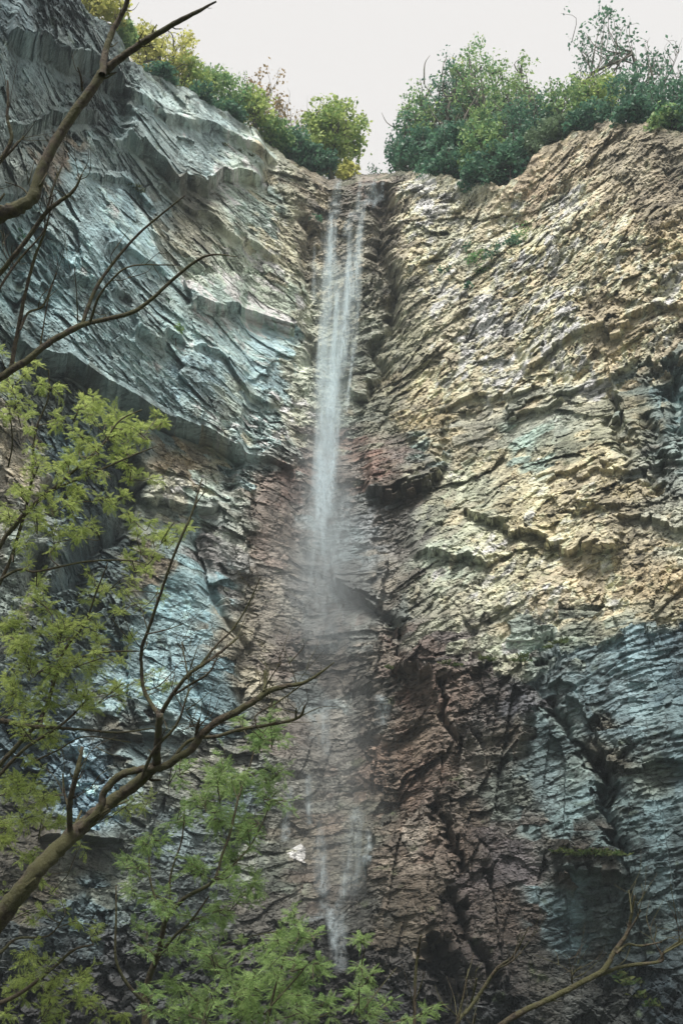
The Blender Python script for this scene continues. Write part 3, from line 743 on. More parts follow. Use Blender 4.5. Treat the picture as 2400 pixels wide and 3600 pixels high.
# ------------------------------------------------------------------ the waterfall: veils and strands of falling water, each a curved sheet
def water_material(name, dens, sx=2.6, sz=.16):
    m, N, L = new_mat(name)
    out = node(N, 'ShaderNodeOutputMaterial')
    uv = node(N, 'ShaderNodeUVMap'); sp = node(N, 'ShaderNodeSeparateXYZ'); L.new(uv.outputs[0], sp.inputs[0])
    def bell(sock, p):
        a = node(N, 'ShaderNodeMath', operation='SUBTRACT'); a.inputs[0].default_value = 1; L.new(sock, a.inputs[1])
        b = node(N, 'ShaderNodeMath', operation='MULTIPLY'); L.new(sock, b.inputs[0]); L.new(a.outputs[0], b.inputs[1])
        c = node(N, 'ShaderNodeMath', operation='MULTIPLY'); L.new(b.outputs[0], c.inputs[0]); c.inputs[1].default_value = 4
        d = node(N, 'ShaderNodeMath', operation='POWER'); L.new(c.outputs[0], d.inputs[0]); d.inputs[1].default_value = p
        return d.outputs[0]
    e = bell(sp.outputs[0], 1.6); f = bell(sp.outputs[1], .45)
    geo = node(N, 'ShaderNodeNewGeometry'); mp = node(N, 'ShaderNodeMapping'); L.new(geo.outputs['Position'], mp.inputs[0]); mp.inputs['Scale'].default_value = (sx, sx, sz)
    n1 = node(N, 'ShaderNodeTexNoise', i_Scale=1.6, i_Detail=5.0, i_Roughness=.6); L.new(mp.outputs[0], n1.inputs['Vector'])
    mr = node(N, 'ShaderNodeMapRange'); L.new(n1.outputs[0], mr.inputs[0])
    for i, x in zip((1, 2, 3, 4), (.34, .68, .08, 1.0)): mr.inputs[i].default_value = x
    a1 = node(N, 'ShaderNodeMath', operation='MULTIPLY'); L.new(e, a1.inputs[0]); L.new(f, a1.inputs[1])
    a2 = node(N, 'ShaderNodeMath', operation='MULTIPLY'); L.new(a1.outputs[0], a2.inputs[0]); L.new(mr.outputs[0], a2.inputs[1])
    a3 = node(N, 'ShaderNodeMath', operation='MULTIPLY', use_clamp=True); L.new(a2.outputs[0], a3.inputs[0]); a3.inputs[1].default_value = dens
    tr = node(N, 'ShaderNodeBsdfTransparent')
    df = node(N, 'ShaderNodeBsdfDiffuse'); df.inputs[0].default_value = (.72, .84, .90, 1)
    tl = node(N, 'ShaderNodeBsdfTranslucent'); tl.inputs[0].default_value = (.72, .84, .90, 1)
    ms = node(N, 'ShaderNodeMixShader'); ms.inputs[0].default_value = .5; L.new(df.outputs[0], ms.inputs[1]); L.new(tl.outputs[0], ms.inputs[2])
    mm = node(N, 'ShaderNodeMixShader'); L.new(a3.outputs[0], mm.inputs[0]); L.new(tr.outputs[0], mm.inputs[1]); L.new(ms.outputs[0], mm.inputs[2])
    L.new(mm.outputs[0], out.inputs[0])
    return m
M_VEIL = water_material('falling_water_veil', .27)
M_CASC = water_material('cascade_water', .36, 4.0, .5)
M_CASC2 = water_material('cascade_streak', .62, 5.0, .45)
M_STRAND = water_material('falling_water_strand', .58, 5.0, .35)

def sheet(name, pts, mat, parent, off=.6, free=True, bulge=.35, across=5):
    """pts: (u, v, half width in photo px). The sheet hangs `off` metres in front of the rock it passes."""
    P = catmull(np.array(pts, float), 8)
    n = len(P); V = np.zeros((n, across, 3)); rlast = None
    rad = []
    for u, v, w in P:
        k = rock_at(u, v); rad.append(math.hypot(POS.reshape(-1, 3)[k][0], POS.reshape(-1, 3)[k][1]) if k is not None else 45.0)
    rad = np.array(rad)
    if free:                                          # falls freely: never goes back in towards the wall
        rad = np.minimum.accumulate(rad)
        rad = np.convolve(np.pad(rad, 3, mode='edge'), np.ones(7) / 7, 'valid')
        rad = rad - np.linspace(0, 1.0, n)
    rad = rad - off
    for i, (u, v, w) in enumerate(P):
        for j in range(across):
            a = (j / (across - 1) - .5) * 2
            ray = FWD + np.array([(u + a * w - 1200) / FP, 0, 0]) + (1800 - v) / FP * UPV
            d = (rad[i] - bulge * (1 - a * a)) / math.hypot(ray[0], ray[1])
            V[i, j] = CAM + d * ray
    V = V.reshape(-1, 3); ix = np.arange(n * across).reshape(n, across)
    q = np.stack([ix[:-1, :-1], ix[1:, :-1], ix[1:, 1:], ix[:-1, 1:]], -1).reshape(-1, 4)
    me = np_mesh(name, V, q, 4, mat, True)
    uvl = me.uv_layers.new(name='UVMap')
    vi = q.ravel(); uvd = np.stack([(vi % across) / (across - 1), (vi // across) / (n - 1)], -1).astype(np.float32)
    uvl.data.foreach_set('uv', uvd.ravel())
    return link(name, me, parent)

fall = empty('waterfall', (0, 0, 0), label='thin white waterfall dropping from the notch in the cliff rim and fading into spray', cat='waterfall')
# water over the lip
for pts in ([(1195, 628, 10), (1185, 660, 18), (1180, 720, 26), (1172, 770, 32)], [(1268, 625, 9), (1262, 680, 12), (1255, 740, 16), (1250, 775, 18)],
            [(1318, 628, 10), (1312, 670, 13), (1322, 705, 22)], [(1345, 630, 8), (1342, 680, 14), (1340, 705, 20)], [(1290, 700, 10), (1277, 730, 13), (1270, 790, 17), (1268, 850, 20)],
            [(1240, 738, 10), (1228, 775, 18), (1215, 830, 22)], [(1320, 700, 9), (1312, 735, 12)], [(1300, 640, 30), (1310, 690, 40), (1290, 720, 50)]):
    sheet('lip_strand', pts, M_STRAND, fall, .25, free=False, bulge=.15)
rr = random.Random(5)
# long veils
for pts in ([(1165, 755, 34), (1158, 850, 42), (1152, 1000, 50), (1155, 1150, 58), (1150, 1300, 62), (1148, 1420, 60)],
            [(1240, 760, 36), (1235, 880, 44), (1220, 1000, 54), (1205, 1120, 60), (1190, 1260, 56)],
            [(1195, 900, 60), (1190, 1050, 74), (1182, 1200, 74), (1168, 1400, 66), (1150, 1600, 60), (1138, 1750, 52)],
            [(1160, 1180, 46), (1155, 1350, 52), (1145, 1500, 50), (1130, 1650, 46), (1122, 1800, 46), (1118, 1950, 50)],
            [(1150, 1400, 40), (1140, 1550, 38), (1128, 1700, 36), (1122, 1850, 36), (1125, 1960, 40)],
            [(1175, 1300, 90), (1165, 1500, 90), (1140, 1700, 86), (1130, 1900, 92), (1140, 2100, 110)],
            [(1200, 1700, 60), (1210, 1850, 70), (1180, 2000, 70)],
            [(1120, 1780, 80), (1130, 1950, 110), (1140, 2120, 140), (1150, 2300, 150)]):
    sheet('water_veil', pts, M_VEIL, fall, 1.0 + rr.random() * .5, bulge=.6, across=7)
for k in range(46):
    g = rr.gauss(0, 1)
    v0 = rr.uniform(740, 1500); L_ = rr.uniform(200, 520)
    ctr = lambda v: np.interp(v, [740, 1000, 1300, 1600, 1900, 2100], [1195, 1188, 1168, 1145, 1124, 1130])
    spread = lambda v: np.interp(v, [740, 900, 1300, 1700, 2100], [34, 36, 30, 22, 30])
    w = rr.uniform(7, 17)
    pts = [(ctr(v) + g * spread(v), v, w * (.7 + .3 * i)) for i, v in enumerate(np.linspace(v0, min(v0 + L_, 2080), 4))]
    sheet('water_strand', pts, M_VEIL if k % 3 else M_STRAND, fall, 1.1 + rr.random() * .8, bulge=.12, across=3)
for pts in ([(1165, 750, 12), (1160, 800, 14), (1156, 900, 16), (1155, 1000, 18)], [(1180, 760, 7), (1176, 850, 9), (1172, 960, 10)], [(1268, 770, 12), (1258, 860, 16), (1248, 950, 22), (1235, 1060, 26)],
            [(1135, 1500, 18), (1130, 1620, 20), (1122, 1750, 22), (1120, 1860, 24)]):
    sheet('water_strand', pts, M_STRAND, fall, 1.5, bulge=.12, across=3)
# lower cascades clinging to the rock
low = empty('lower_cascade', (0, 0, 0), label='thin wet veil sliding down the lower brown face left of the banded buttress', cat='cascade')
for pts in ([(1085, 2720, 16), (1085, 2820, 18), (1088, 2900, 16)], [(1125, 2880, 22), (1128, 2990, 20), (1132, 3090, 20), (1140, 3200, 18)], [(1122, 2940, 34), (1130, 3080, 36), (1140, 3200, 30)],
            [(1215, 2890, 16), (1240, 2880, 22), (1260, 2830, 24)], [(1290, 2910, 9), (1298, 2980, 22), (1280, 3060, 40), (1240, 3150, 30)],
            [(1225, 3015, 10), (1212, 3090, 13), (1200, 3160, 20), (1180, 3200, 30)], [(1260, 2850, 40), (1250, 2950, 54), (1240, 3060, 56), (1215, 3160, 48)],
            [(1020, 2760, 16), (1008, 2860, 26), (1000, 2960, 20)], [(1160, 3190, 20), (1165, 3260, 24), (1178, 3340, 20)], [(1150, 2440, 26), (1140, 2560, 24), (1150, 2660, 20)],
            [(1330, 2440, 20), (1345, 2480, 34), (1340, 2550, 30)], [(1190, 3190, 40), (1130, 3220, 50), (1060, 3245, 30)], [(1200, 3200, 30), (1190, 3300, 40), (1200, 3420, 36)]):
    sheet('cascade_veil', pts, M_CASC2 if pts[0][2] < 21 else M_CASC, low, .3, free=False, bulge=.1)
# drifting spray round the fall: soft bodies of mist
def mist(u, v, d_off, ru, rz, dens):
    k = rock_at(u, v); p = POS.reshape(-1, 3)[k]
    rad = math.hypot(p[0], p[1]); f = (rad - d_off) / rad
    m, N, L = new_mat('spray')
    out = node(N, 'ShaderNodeOutputMaterial'); vol = node(N, 'ShaderNodeVolumePrincipled')
    vol.inputs['Color'].default_value = (.86, .93, .97, 1); vol.inputs['Anisotropy'].default_value = .1
    tc = node(N, 'ShaderNodeTexCoord'); ln = node(N, 'ShaderNodeVectorMath', operation='LENGTH'); L.new(tc.outputs['Object'], ln.inputs[0])
    mr = node(N, 'ShaderNodeMapRange', interpolation_type='SMOOTHSTEP'); L.new(ln.outputs['Value'], mr.inputs[0])
    for i, x in zip((1, 2, 3, 4), (.15, .98, dens, 0)): mr.inputs[i].default_value = x
    L.new(mr.outputs[0], vol.inputs['Density']); L.new(vol.outputs[0], out.inputs['Volume'])
    bm = bmesh.new(); bmesh.ops.create_icosphere(bm, subdivisions=3, radius=1)
    me = bpy.data.meshes.new('spray'); bm.to_mesh(me); bm.free(); me.materials.append(m)
    o = link('spray', me, None, (p[0] * f, p[1] * f, p[2])); o.scale = (ru, ru, rz); tag(o, kind='stuff')
mist(1150, 1750, 1.6, 2.6, 9.0, .11)
mist(1150, 2120, 1.8, 4.2, 7.0, .10)
mist(1200, 2800, 1.8, 3.4, 9.0, .055)
mist(1190, 1200, 1.6, 2.2, 9.0, .05)
# ------------------------------------------------------------------ trees and scrub along the rim
LM = {
 'yellow': leaf_material('sun_painted_yellow_leaves', (.26, .29, .06), (.42, .42, .13), .55, .5),  # brighter yellow leaf colour stands in for sunlight on the rim trees
 'light': leaf_material('light_green_leaves', (.13, .23, .06), (.32, .40, .11), .5, .5),
 'mid': leaf_material('green_leaves', (.075, .19, .075), (.23, .34, .12), .45, .5),
 'dark': leaf_material('dark_green_leaves', (.035, .11, .075), (.085, .19, .11), .4, .5),
 'brown': leaf_material('autumn_leaves', (.16, .12, .045), (.30, .22, .09), .4, .5),
 'pale': leaf_material('grey_green_leaves', (.09, .15, .08), (.15, .22, .12), .3, .5),
}
M_RIMBARK = bark_material('grey_bark', (.05, .045, .035), (.12, .105, .085), (.05, .055, .03), 6)
def kites(C, size, r, flat=.0):
    """one leaf-sized kite per centre"""
    n = len(C)
    d = r.normal(size=(n, 3)); d /= np.linalg.norm(d, axis=1)[:, None]
    w = np.cross(d, r.normal(size=(n, 3))); w /= np.linalg.norm(w, axis=1)[:, None] + 1e-9
    s = size * r.uniform(.55, 1.3, n)[:, None]
    V = np.stack([C - d * s * .5, C + w * s * .3, C + d * s * .5, C - w * s * .3], 1).reshape(-1, 3)
    return V, np.arange(4 * n).reshape(-1, 4)
def rim_tree(u, vtop, wpx, kind, label, back=2.0, cat='tree', name='rim_tree', dens=1.0, clump=.55, leaf=.24, lean=0.0, base_drop=0.0, trunk=True, hfrac=.25, dz=0, seed=None, sparse=False, vbase=None):
    r = np.random.default_rng(seed if seed is not None else int(u * 7 + vtop))
    p, k = rim_point(u, back)
    if vbase is not None:                       # grows from a ledge on the face
        kk = rock_at(u, vbase); p = POS.reshape(-1, 3)[kk].copy(); rad = math.hypot(p[0], p[1]); p[:2] *= (rad + .3) / rad
    p = p + np.array([0, 0, -base_drop])
    zs = np.linspace(0, 30, 600)
    _, vv, ff = proj(p + np.stack([zs * lean, zs * 0, zs], -1))
    H = float(zs[np.argmin(np.abs(vv - vtop))]); H = max(H, .8)
    W = wpx / FP * float(proj(p[None])[2][0])
    t = empty(name, p, label=label, cat=cat)
    big = back > 1.5 and cat == 'tree'
    dens = dens * (1.35 if big and not sparse else 1); W *= 1.12; H *= 1.04
    c0 = np.array([lean * H * .6, 0, H * (hfrac + 1) / 2]); rz = H * (1 - hfrac) / 2; rx = W / 2
    # limbs
    wood = MB()
    tr = max(.04, (.009 if sparse else .02) * H)
    top = np.array([lean * H, 0, H * .68])
    wob = r.normal(size=(5, 3)) * .05 * H * np.array([1, 1, .2]); wob[0] = 0
    P = np.linspace(0, 1, 5)[:, None] * top + wob; P[0, 2] = -.4
    TP_ = catmull(P, 4); tube(wood, TP_, np.linspace(tr, tr * .3, len(TP_)), 6, .1)
    wood.build('trunk', M_RIMBARK, t, True)
    limb = MB(); tips = []
    nl = int(6 + H)
    for q in range(nl):
        s = r.uniform(.2, .95); a0 = TP_[int(s * (len(TP_) - 1))]
        ang = r.uniform(0, 2 * math.pi); el = r.uniform(-.5, 1.1)
        e = c0 + np.array([rx * math.cos(ang) * math.cos(el), rx * math.sin(ang) * math.cos(el), rz * math.sin(el)]) * r.uniform(.5, .76)
        m_ = (a0 + e) / 2 + r.normal(size=3) * .1 * W + np.array([0, 0, -.06 * H])
        Q_ = catmull([a0, m_, e], 4); tube(limb, Q_, np.linspace(tr * .42, tr * .08, len(Q_)), 4, .1); tips.append(e)
        for _ in range(3):
            a1 = Q_[r.integers(3, len(Q_))]; e2 = a1 + r.normal(size=3) * np.array([rx, rx, rz]) * .16 + np.array([0, 0, .1 * rz])
            Q2 = catmull([a1, (a1 + e2) / 2 + r.normal(size=3) * .05 * W, e2], 3); tube(limb, Q2, np.linspace(tr * .18, tr * .05, len(Q2)), 4, 0); tips.append(e2)
    limb.build('branches', M_RIMBARK, t, True)
    # leaf clumps round the branch tips and through the crown
    vol = rx * rx * rz
    nc = int(np.clip(26 + 4.2 * vol ** .66 * 2.0, 20, 190) * (.5 if sparse else 1))
    C = []
    for q in range(nc):
        if q < len(tips) and r.random() < .9: c = tips[q]
        else:
            d = r.normal(size=3); d /= np.linalg.norm(d); c = c0 + d * np.array([rx, rx, rz]) * r.uniform(.35, 1.0) * (1 + .16 * math.sin(3 * d[0] * 2 + seed_phase(u)) )
        cs = clump * r.uniform(.55, 1.35) * min(1.0, W / 3 + .3) * (.8 if big else 1)
        n = int(r.uniform(20, 50) * dens * (cs / .55) ** 1.3 * (.6 if sparse else 1)) + 4
        x = r.normal(size=(n, 3)) * np.array([1.15, 1.15, .62]) * cs * .62
        C.append(c + x)
    C = np.concatenate(C)
    dd = (C - c0) / np.array([rx, rx, rz]); rn = np.linalg.norm(dd, axis=1) + 1e-6; dn = dd / rn[:, None]; ph = seed_phase(u)
    lump = .88 + .17 * np.sin(5 * dn[:, 0] + ph) * np.sin(4 * dn[:, 2] + 2 * ph) + .09 * np.sin(11 * dn[:, 0] - 7 * dn[:, 2] + ph) + (.25 if sparse else .06) * (r.random(len(C)) - .3)
    C = C[(rn < lump) & (C[:, 2] > -base_drop - .5)]
    V, F = kites(C, leaf * (1.08 if big else 1.35), r)
    mb = MB(); mb.add(V, F, 4); o = mb.build('leaves', LM[kind], t); o['kind'] = 'stuff'
    return t
def seed_phase(u): return (u * 13.7) % 6.28

# left ridge, from the upper left corner down to the notch
rim_tree(345, -60, 200, 'yellow', 'yellow green bush on the rim at the very top left corner', 1.0, 'bush', 'rim_bush', 1.3, seed=1, hfrac=.05)
rim_tree(430, 90, 120, 'mid', 'small green bush under the yellow one on the steep left rim', .8, 'bush', 'rim_bush', 1.2, seed=2, hfrac=.05)
rim_tree(500, 95, 190, 'yellow', 'sunlit yellow green tree on the left rim just right of the bare trunk', 1.8, dens=1.0, seed=3, hfrac=.1)
rim_tree(590, 105, 230, 'yellow', 'thin yellow topped tree on the left rim with bare twigs above it', 2.4, dens=.85, seed=4, hfrac=.1)
rim_tree(650, 215, 210, 'light', 'broad light green tree halfway down the left rim', 1.6, dens=1.1, seed=5, hfrac=.05)
rim_tree(560, 255, 130, 'dark', 'low dark green bush at the rim edge below the yellow trees', .6, 'bush', 'rim_bush', 1.3, seed=6, hfrac=.0)
rim_tree(745, 235, 190, 'mid', 'green tree with a pointed top on the left rim', 2.2, dens=1.0, seed=7, hfrac=.05)
rim_tree(690, 330, 140, 'dark', 'dark green bush hugging the left rim edge above the smooth slab', .6, 'bush', 'rim_bush', 1.3, seed=8, hfrac=.0)
rim_tree(820, 260, 180, 'mid', 'green tree left of the airy brownish tree on the left rim', 2.0, dens=.9, seed=9, hfrac=.1)
rim_tree(800, 390, 150, 'dark', 'dark green bush at the rim edge where the left ridge begins to level', .6, 'bush', 'rim_bush', 1.2, seed=10, hfrac=.0)
rim_tree(925, 215, 210, 'brown', 'airy brownish tree with gaps showing sky on the left rim', 3.0, dens=.55, seed=11, hfrac=.1, sparse=True, leaf=.26)
rim_tree(900, 330, 170, 'light', 'light green tree under the airy brownish tree', 1.4, dens=.9, seed=12, hfrac=.05)
rim_tree(985, 290, 130, 'brown', 'narrow brownish tree beside the airy one above the notch', 2.6, dens=.5, seed=13, hfrac=.1, sparse=True)
rim_tree(960, 440, 160, 'mid', 'green bush at the rim edge below the brownish trees', .8, 'bush', 'rim_bush', 1.1, seed=14, hfrac=.0)
rim_tree(1050, 340, 120, 'brown', 'nearly leafless thin tree just left of the round tree', 3.5, dens=.3, seed=15, hfrac=.1, sparse=True, leaf=.2)
rim_tree(1030, 450, 150, 'dark', 'dark green bush left of the round tree at the notch', 1.2, 'bush', 'rim_bush', 1.3, seed=16, hfrac=.0)
rim_tree(1185, 368, 262, 'light', 'round spreading tree standing alone left of the notch', 1.4, dens=1.7, seed=17, hfrac=.1, clump=.55)
rim_tree(1150, 372, 170, 'mid', 'green leafy tree standing behind the round tree', 4.5, dens=.8, seed=117, hfrac=.3)
rim_tree(1110, 530, 150, 'dark', 'low dark green bush at the foot of the round tree', .9, 'bush', 'rim_bush', 1.3, seed=18, hfrac=.0)
rim_tree(1225, 575, 90, 'yellow', 'low yellow green bush at the right foot of the round tree', 1.0, 'bush', 'rim_bush', .8, seed=19, hfrac=.0)
# notch
rim_tree(1318, 575, 60, 'dark', 'small dark conifer sapling on the lip right of the sky gap', .8, 'sapling', 'conifer_sapling', .6, seed=20, hfrac=.0, leaf=.16, sparse=True)
rim_tree(1395, 535, 90, 'dark', 'dark spreading shrub leaning over the right side of the notch', 1.0, 'shrub', 'rim_shrub', .8, seed=21, hfrac=.0, sparse=True)
# right mass
rim_tree(1440, 385, 170, 'dark', 'dark airy tree at the left end of the right hand wood', 2.4, dens=.75, seed=22, hfrac=.05)
rim_tree(1490, 300, 240, 'mid', 'green tree on the left shoulder of the tallest round crown', 3.6, dens=.8, seed=23, hfrac=.1)
rim_tree(1590, 190, 300, 'dark', 'dark green tall tree forming the left half of the great round crown', 5.0, dens=.9, seed=24, hfrac=.12)
rim_tree(1720, 152, 340, 'mid', 'tall broad tree topping the great round crown right of the notch', 5.5, dens=.9, seed=25, hfrac=.12, clump=.65)
rim_tree(1850, 205, 260, 'mid', 'tree on the right shoulder of the great round crown', 5.0, dens=.8, seed=26, hfrac=.12)
rim_tree(1655, 225, 220, 'yellow', 'yellow tinged tree glowing inside the great round crown', 7.5, dens=.7, seed=27, hfrac=.2)
rim_tree(1480, 460, 190, 'dark', 'dark shrub under the left shoulder of the right hand wood', 1.0, 'shrub', 'rim_shrub', 1.2, seed=28, hfrac=.0)
rim_tree(1600, 420, 220, 'dark', 'dark green shrub below the great round crown', 1.4, 'shrub', 'rim_shrub', 1.2, seed=29, hfrac=.0)
rim_tree(1700, 390, 220, 'mid', 'mid green rounded shrub in the middle of the right hand wood', 1.0, 'shrub', 'rim_shrub', 1.2, seed=30, hfrac=.0)
rim_tree(1560, 560, 210, 'dark', 'dark scrub on the rim edge above the pale blocky rock', .5, 'shrub', 'rim_shrub', 1.2, seed=31, hfrac=.0, base_drop=.4)
rim_tree(1700, 560, 200, 'dark', 'dark scrub hanging over the edge left of the rounded rock shoulder', .5, 'shrub', 'rim_shrub', 1.3, seed=32, hfrac=.0, base_drop=.9)
rim_tree(1790, 500, 170, 'dark', 'dark scrub tucked against the rounded rock shoulder', .7, 'shrub', 'rim_shrub', 1.3, seed=33, hfrac=.0, base_drop=.6)
rim_tree(1790, 380, 230, 'dark', 'dense dark tree above the dip in the right rim', 1.8, dens=1.2, seed=34, hfrac=.0)
rim_tree(1900, 350, 240, 'dark', 'dense dark green tree left of the tall feathery tree', 2.0, dens=1.2, seed=35, hfrac=.0)
rim_tree(2010, 290, 250, 'mid', 'dense green tree at the foot of the tall feathery tree', 2.4, dens=1.1, seed=36, hfrac=.0)
rim_tree(2170, 10, 300, 'dark', 'tall feathery tree with a ragged top at the upper right', 4.0, dens=.55, seed=37, hfrac=.1, sparse=True, leaf=.28)
rim_tree(2075, 170, 170, 'dark', 'ragged side crown left of the tall feathery tree', 4.4, dens=.5, seed=38, hfrac=.15, sparse=True, leaf=.26)
rim_tree(2120, 260, 260, 'light', 'light green tree in front of the tall feathery tree', 2.6, dens=.9, seed=39, hfrac=.0)
rim_tree(2240, 250, 260, 'dark', 'dense dark tree right of the feathery tree', 2.0, dens=1.1, seed=40, hfrac=.0)
rim_tree(2330, 130, 200, 'dark', 'thin spiky tree near the right edge of the wood', 3.6, dens=.4, seed=41, hfrac=.1, sparse=True)
rim_tree(2400, 110, 200, 'dark', 'bare topped thin tree cut off by the right edge', 3.2, dens=.4, seed=42, hfrac=.1, sparse=True)
rim_tree(2370, 290, 280, 'dark', 'dense dark tree at the right edge of the rim', 1.6, dens=1.2, seed=43, hfrac=.0)
rim_tree(2490, 250, 280, 'dark', 'dense dark tree just beyond the right edge', 1.6, dens=1.0, seed=44, hfrac=.0)
rim_tree(1950, 430, 150, 'pale', 'grey green bush on top of the rounded rock shoulder', .7, 'bush', 'rim_bush', 1.1, seed=45, hfrac=.0)
rim_tree(2080, 380, 190, 'dark', 'dark low bush on the rim below the tall feathery tree', .6, 'bush', 'rim_bush', 1.2, seed=46, hfrac=.0)
rim_tree(2230, 385, 190, 'dark', 'dark low bush on the rim near the right edge', .6, 'bush', 'rim_bush', 1.2, seed=47, hfrac=.0)
rim_tree(2350, 400, 170, 'mid', 'low green bush on the rim beside the right edge', .6, 'bush', 'rim_bush', 1.2, seed=48, hfrac=.0)
# shrubs on the face
rim_tree(1735, 500, 90, 'pale', 'small grey green shrub standing out against the dark scrub', 0, 'shrub', 'cliff_shrub', 1.0, seed=50, hfrac=.0, leaf=.2, vbase=670, trunk=True)
rim_tree(1880, 455, 80, 'pale', 'pale little shrub at the top of the rounded shoulder', 0, 'shrub', 'cliff_shrub', 1.0, seed=51, hfrac=.0, leaf=.2, vbase=560)
for i_, (a, b, w, top, lb) in enumerate([(1845, 850, 90, 790, 'green shrub at the upper end of the diagonal green ledge'), (1800, 880, 80, 830, 'second shrub down the diagonal green ledge'),
        (1740, 920, 90, 860, 'bushy shrub in the middle of the diagonal green ledge'), (1680, 935, 100, 890, 'wide low shrub near the lower end of the diagonal green ledge'),
        (1640, 900, 60, 855, 'tall thin shrub above the diagonal green ledge'), (1560, 970, 70, 940, 'lowest shrub of the diagonal green ledge'), (1700, 960, 60, 930, 'small shrub just under the wide low shrub'),
        (1640, 1020, 40, 1000, 'tiny shrub on the tan face below the green ledge'), (590, 1090, 50, 1040, 'green tuft in the corner below the cream slab'), (620, 1180, 44, 1130, 'green tuft under the cream slab corner, second from the top'),
        (1110, 790, 50, 755, 'mossy tuft left of the top of the falls'), (60, 850, 60, 800, 'dark green tuft on the far left slab')]):
    rim_tree(a, top, w, 'dark' if i_ % 3 else 'mid', lb, 0, 'shrub', 'cliff_shrub', .7, clump=.3, leaf=.15, seed=60 + i_, hfrac=.0, vbase=b)

M_GRASS = leaf_material('ledge_grass', (.045, .09, .025), (.12, .14, .05), .3, 2)
def grass_tuft(u, v, size, label, group, seed):
    r = np.random.default_rng(seed); kk = rock_at(u, v); p = POS.reshape(-1, 3)[kk]
    n = 46; ang = r.uniform(0, 6.28, n); ln = size * r.uniform(.5, 1.2, n)
    d = np.stack([np.cos(ang) * .7, np.sin(ang) * .7 - .2, r.uniform(.2, 1.0, n)], -1); d /= np.linalg.norm(d, axis=1)[:, None]
    b = r.normal(size=(n, 3)) * size * .4 * np.array([1, .4, .2]); s = np.cross(d, [0, 0, 1.0]); s /= np.linalg.norm(s, axis=1)[:, None]; s *= size * .05
    mid = b + d * ln[:, None] * .6; tip = b + d * ln[:, None] + np.array([0, 0, -.35]) * ln[:, None]
    V = np.stack([b - s, b + s, mid + s * .8, tip, mid - s * .8], 1).reshape(-1, 3)
    o = link('grass_tuft', np_mesh('grass_tuft', V, np.arange(5 * n), 5, M_GRASS), None, p)
    tag(o, label, 'grass', group)
for i_ in range(11):
    grass_tuft(1965 + 21 * i_, 2996 + 3 * math.sin(i_ * 2.1) + 8 * (i_ > 2), .32, 'short green grass tuft on the small ledge under the rippled wall', 'grass tufts on the small ledge', 300 + i_)
for i_, (a, b) in enumerate([(1700, 2318), (1725, 2322), (1830, 2325), (1845, 2310), (1935, 2275), (1960, 2262), (1600, 2340), (1560, 2335), (1985, 2250), (1380, 2350)]):
    grass_tuft(a, b, .3, 'green tuft on the long ledge between the tan cliff and the lower walls', 'tufts on the long ledge', 330 + i_)
for i_, (a, b) in enumerate([(480, 660), (495, 672), (455, 645), (790, 505), (840, 530), (880, 545)]):
    grass_tuft(a, b, .3, 'small green tuft in a crack between two bare twigs on the left slabs' if a < 600 else 'small green tuft in the crack just under the left rim bushes', 'tufts in cracks of the upper left slabs', 350 + i_)
for i_, (a, b) in enumerate([(2200, 3440), (2220, 3460), (2260, 3510), (2290, 3530), (2190, 3425)]):
    grass_tuft(a, b, .4, 'drooping green tuft at the dark foot of the rippled wall', 'tufts at the foot of the rippled wall', 370 + i_)
# ------------------------------------------------------------------ trees near the camera, in front of the gorge
M_BARK = bark_material('brown_bark', (.018, .014, .009), (.080, .062, .040), (.055, .054, .02), 22)
M_BARK2 = bark_material('pale_twig_bark', (.024, .019, .012), (.10, .08, .05), (.06, .06, .026), 22)
LF1 = leaf_material('pinnate_leaves_bright', (.17, .25, .055), (.36, .44, .13), .5, 2.2)
LF2 = leaf_material('pinnate_leaves_deep', (.10, .19, .06), (.27, .38, .14), .45, 2.2)

def leaf_template(seed, pairs):
    """one pinnate leaf, unit length along +x: a curved stalk with paired narrow leaflets and one at the tip"""
    r = random.Random(seed); V = []; F = []
    drop = r.uniform(.12, .32); side = r.uniform(-.12, .12)
    def axis(t): return np.array([t * (1 - .08 * t), side * t * t, -drop * t * t])
    def leaflet(p, d, n_, ln, w):
        s = np.cross(d, n_); s /= np.linalg.norm(s) + 1e-9
        k = len(V)
        V.extend([p, p + d * ln * .45 + s * w - n_ * ln * .02, p + d * ln - n_ * ln * .16, p + d * ln * .45 - s * w - n_ * ln * .02])
        F.append([k, k + 1, k + 2, k + 3])
    for i in range(pairs):
        t = .22 + .74 * i / (pairs - 1); p = axis(t)
        ln = .30 * (1 - .45 * abs(t - .5) * 1.3) * r.uniform(.85, 1.1)
        for sg in (-1, 1):
            d = np.array([.42 + .3 * t, sg, r.uniform(-.35, .12)]); d /= np.linalg.norm(d)
            leaflet(p, d, np.array([0, 0, 1.0]), ln, ln * .115)
    leaflet(axis(.97), np.array([1, side, -.3]), np.array([0, 0, 1.0]), .26, .045)
    k = len(V)
    for t in (0, .5, 1):
        p = axis(t * .97); V.extend([p + np.array([0, .008, 0]), p - np.array([0, .008, 0])])
    F += [[k, k + 1, k + 3, k + 2], [k + 2, k + 3, k + 5, k + 4]]
    return np.array(V), np.array(F)
TPL = [leaf_template(20 + i, 7 + i % 3) for i in range(6)]
LEAFMESH = {}
def leaf_mesh(i, mat):
    if (i, mat.name) not in LEAFMESH:
        LEAFMESH[(i, mat.name)] = np_mesh('leaf', TPL[i][0], TPL[i][1], 4, mat)
    return LEAFMESH[(i, mat.name)]

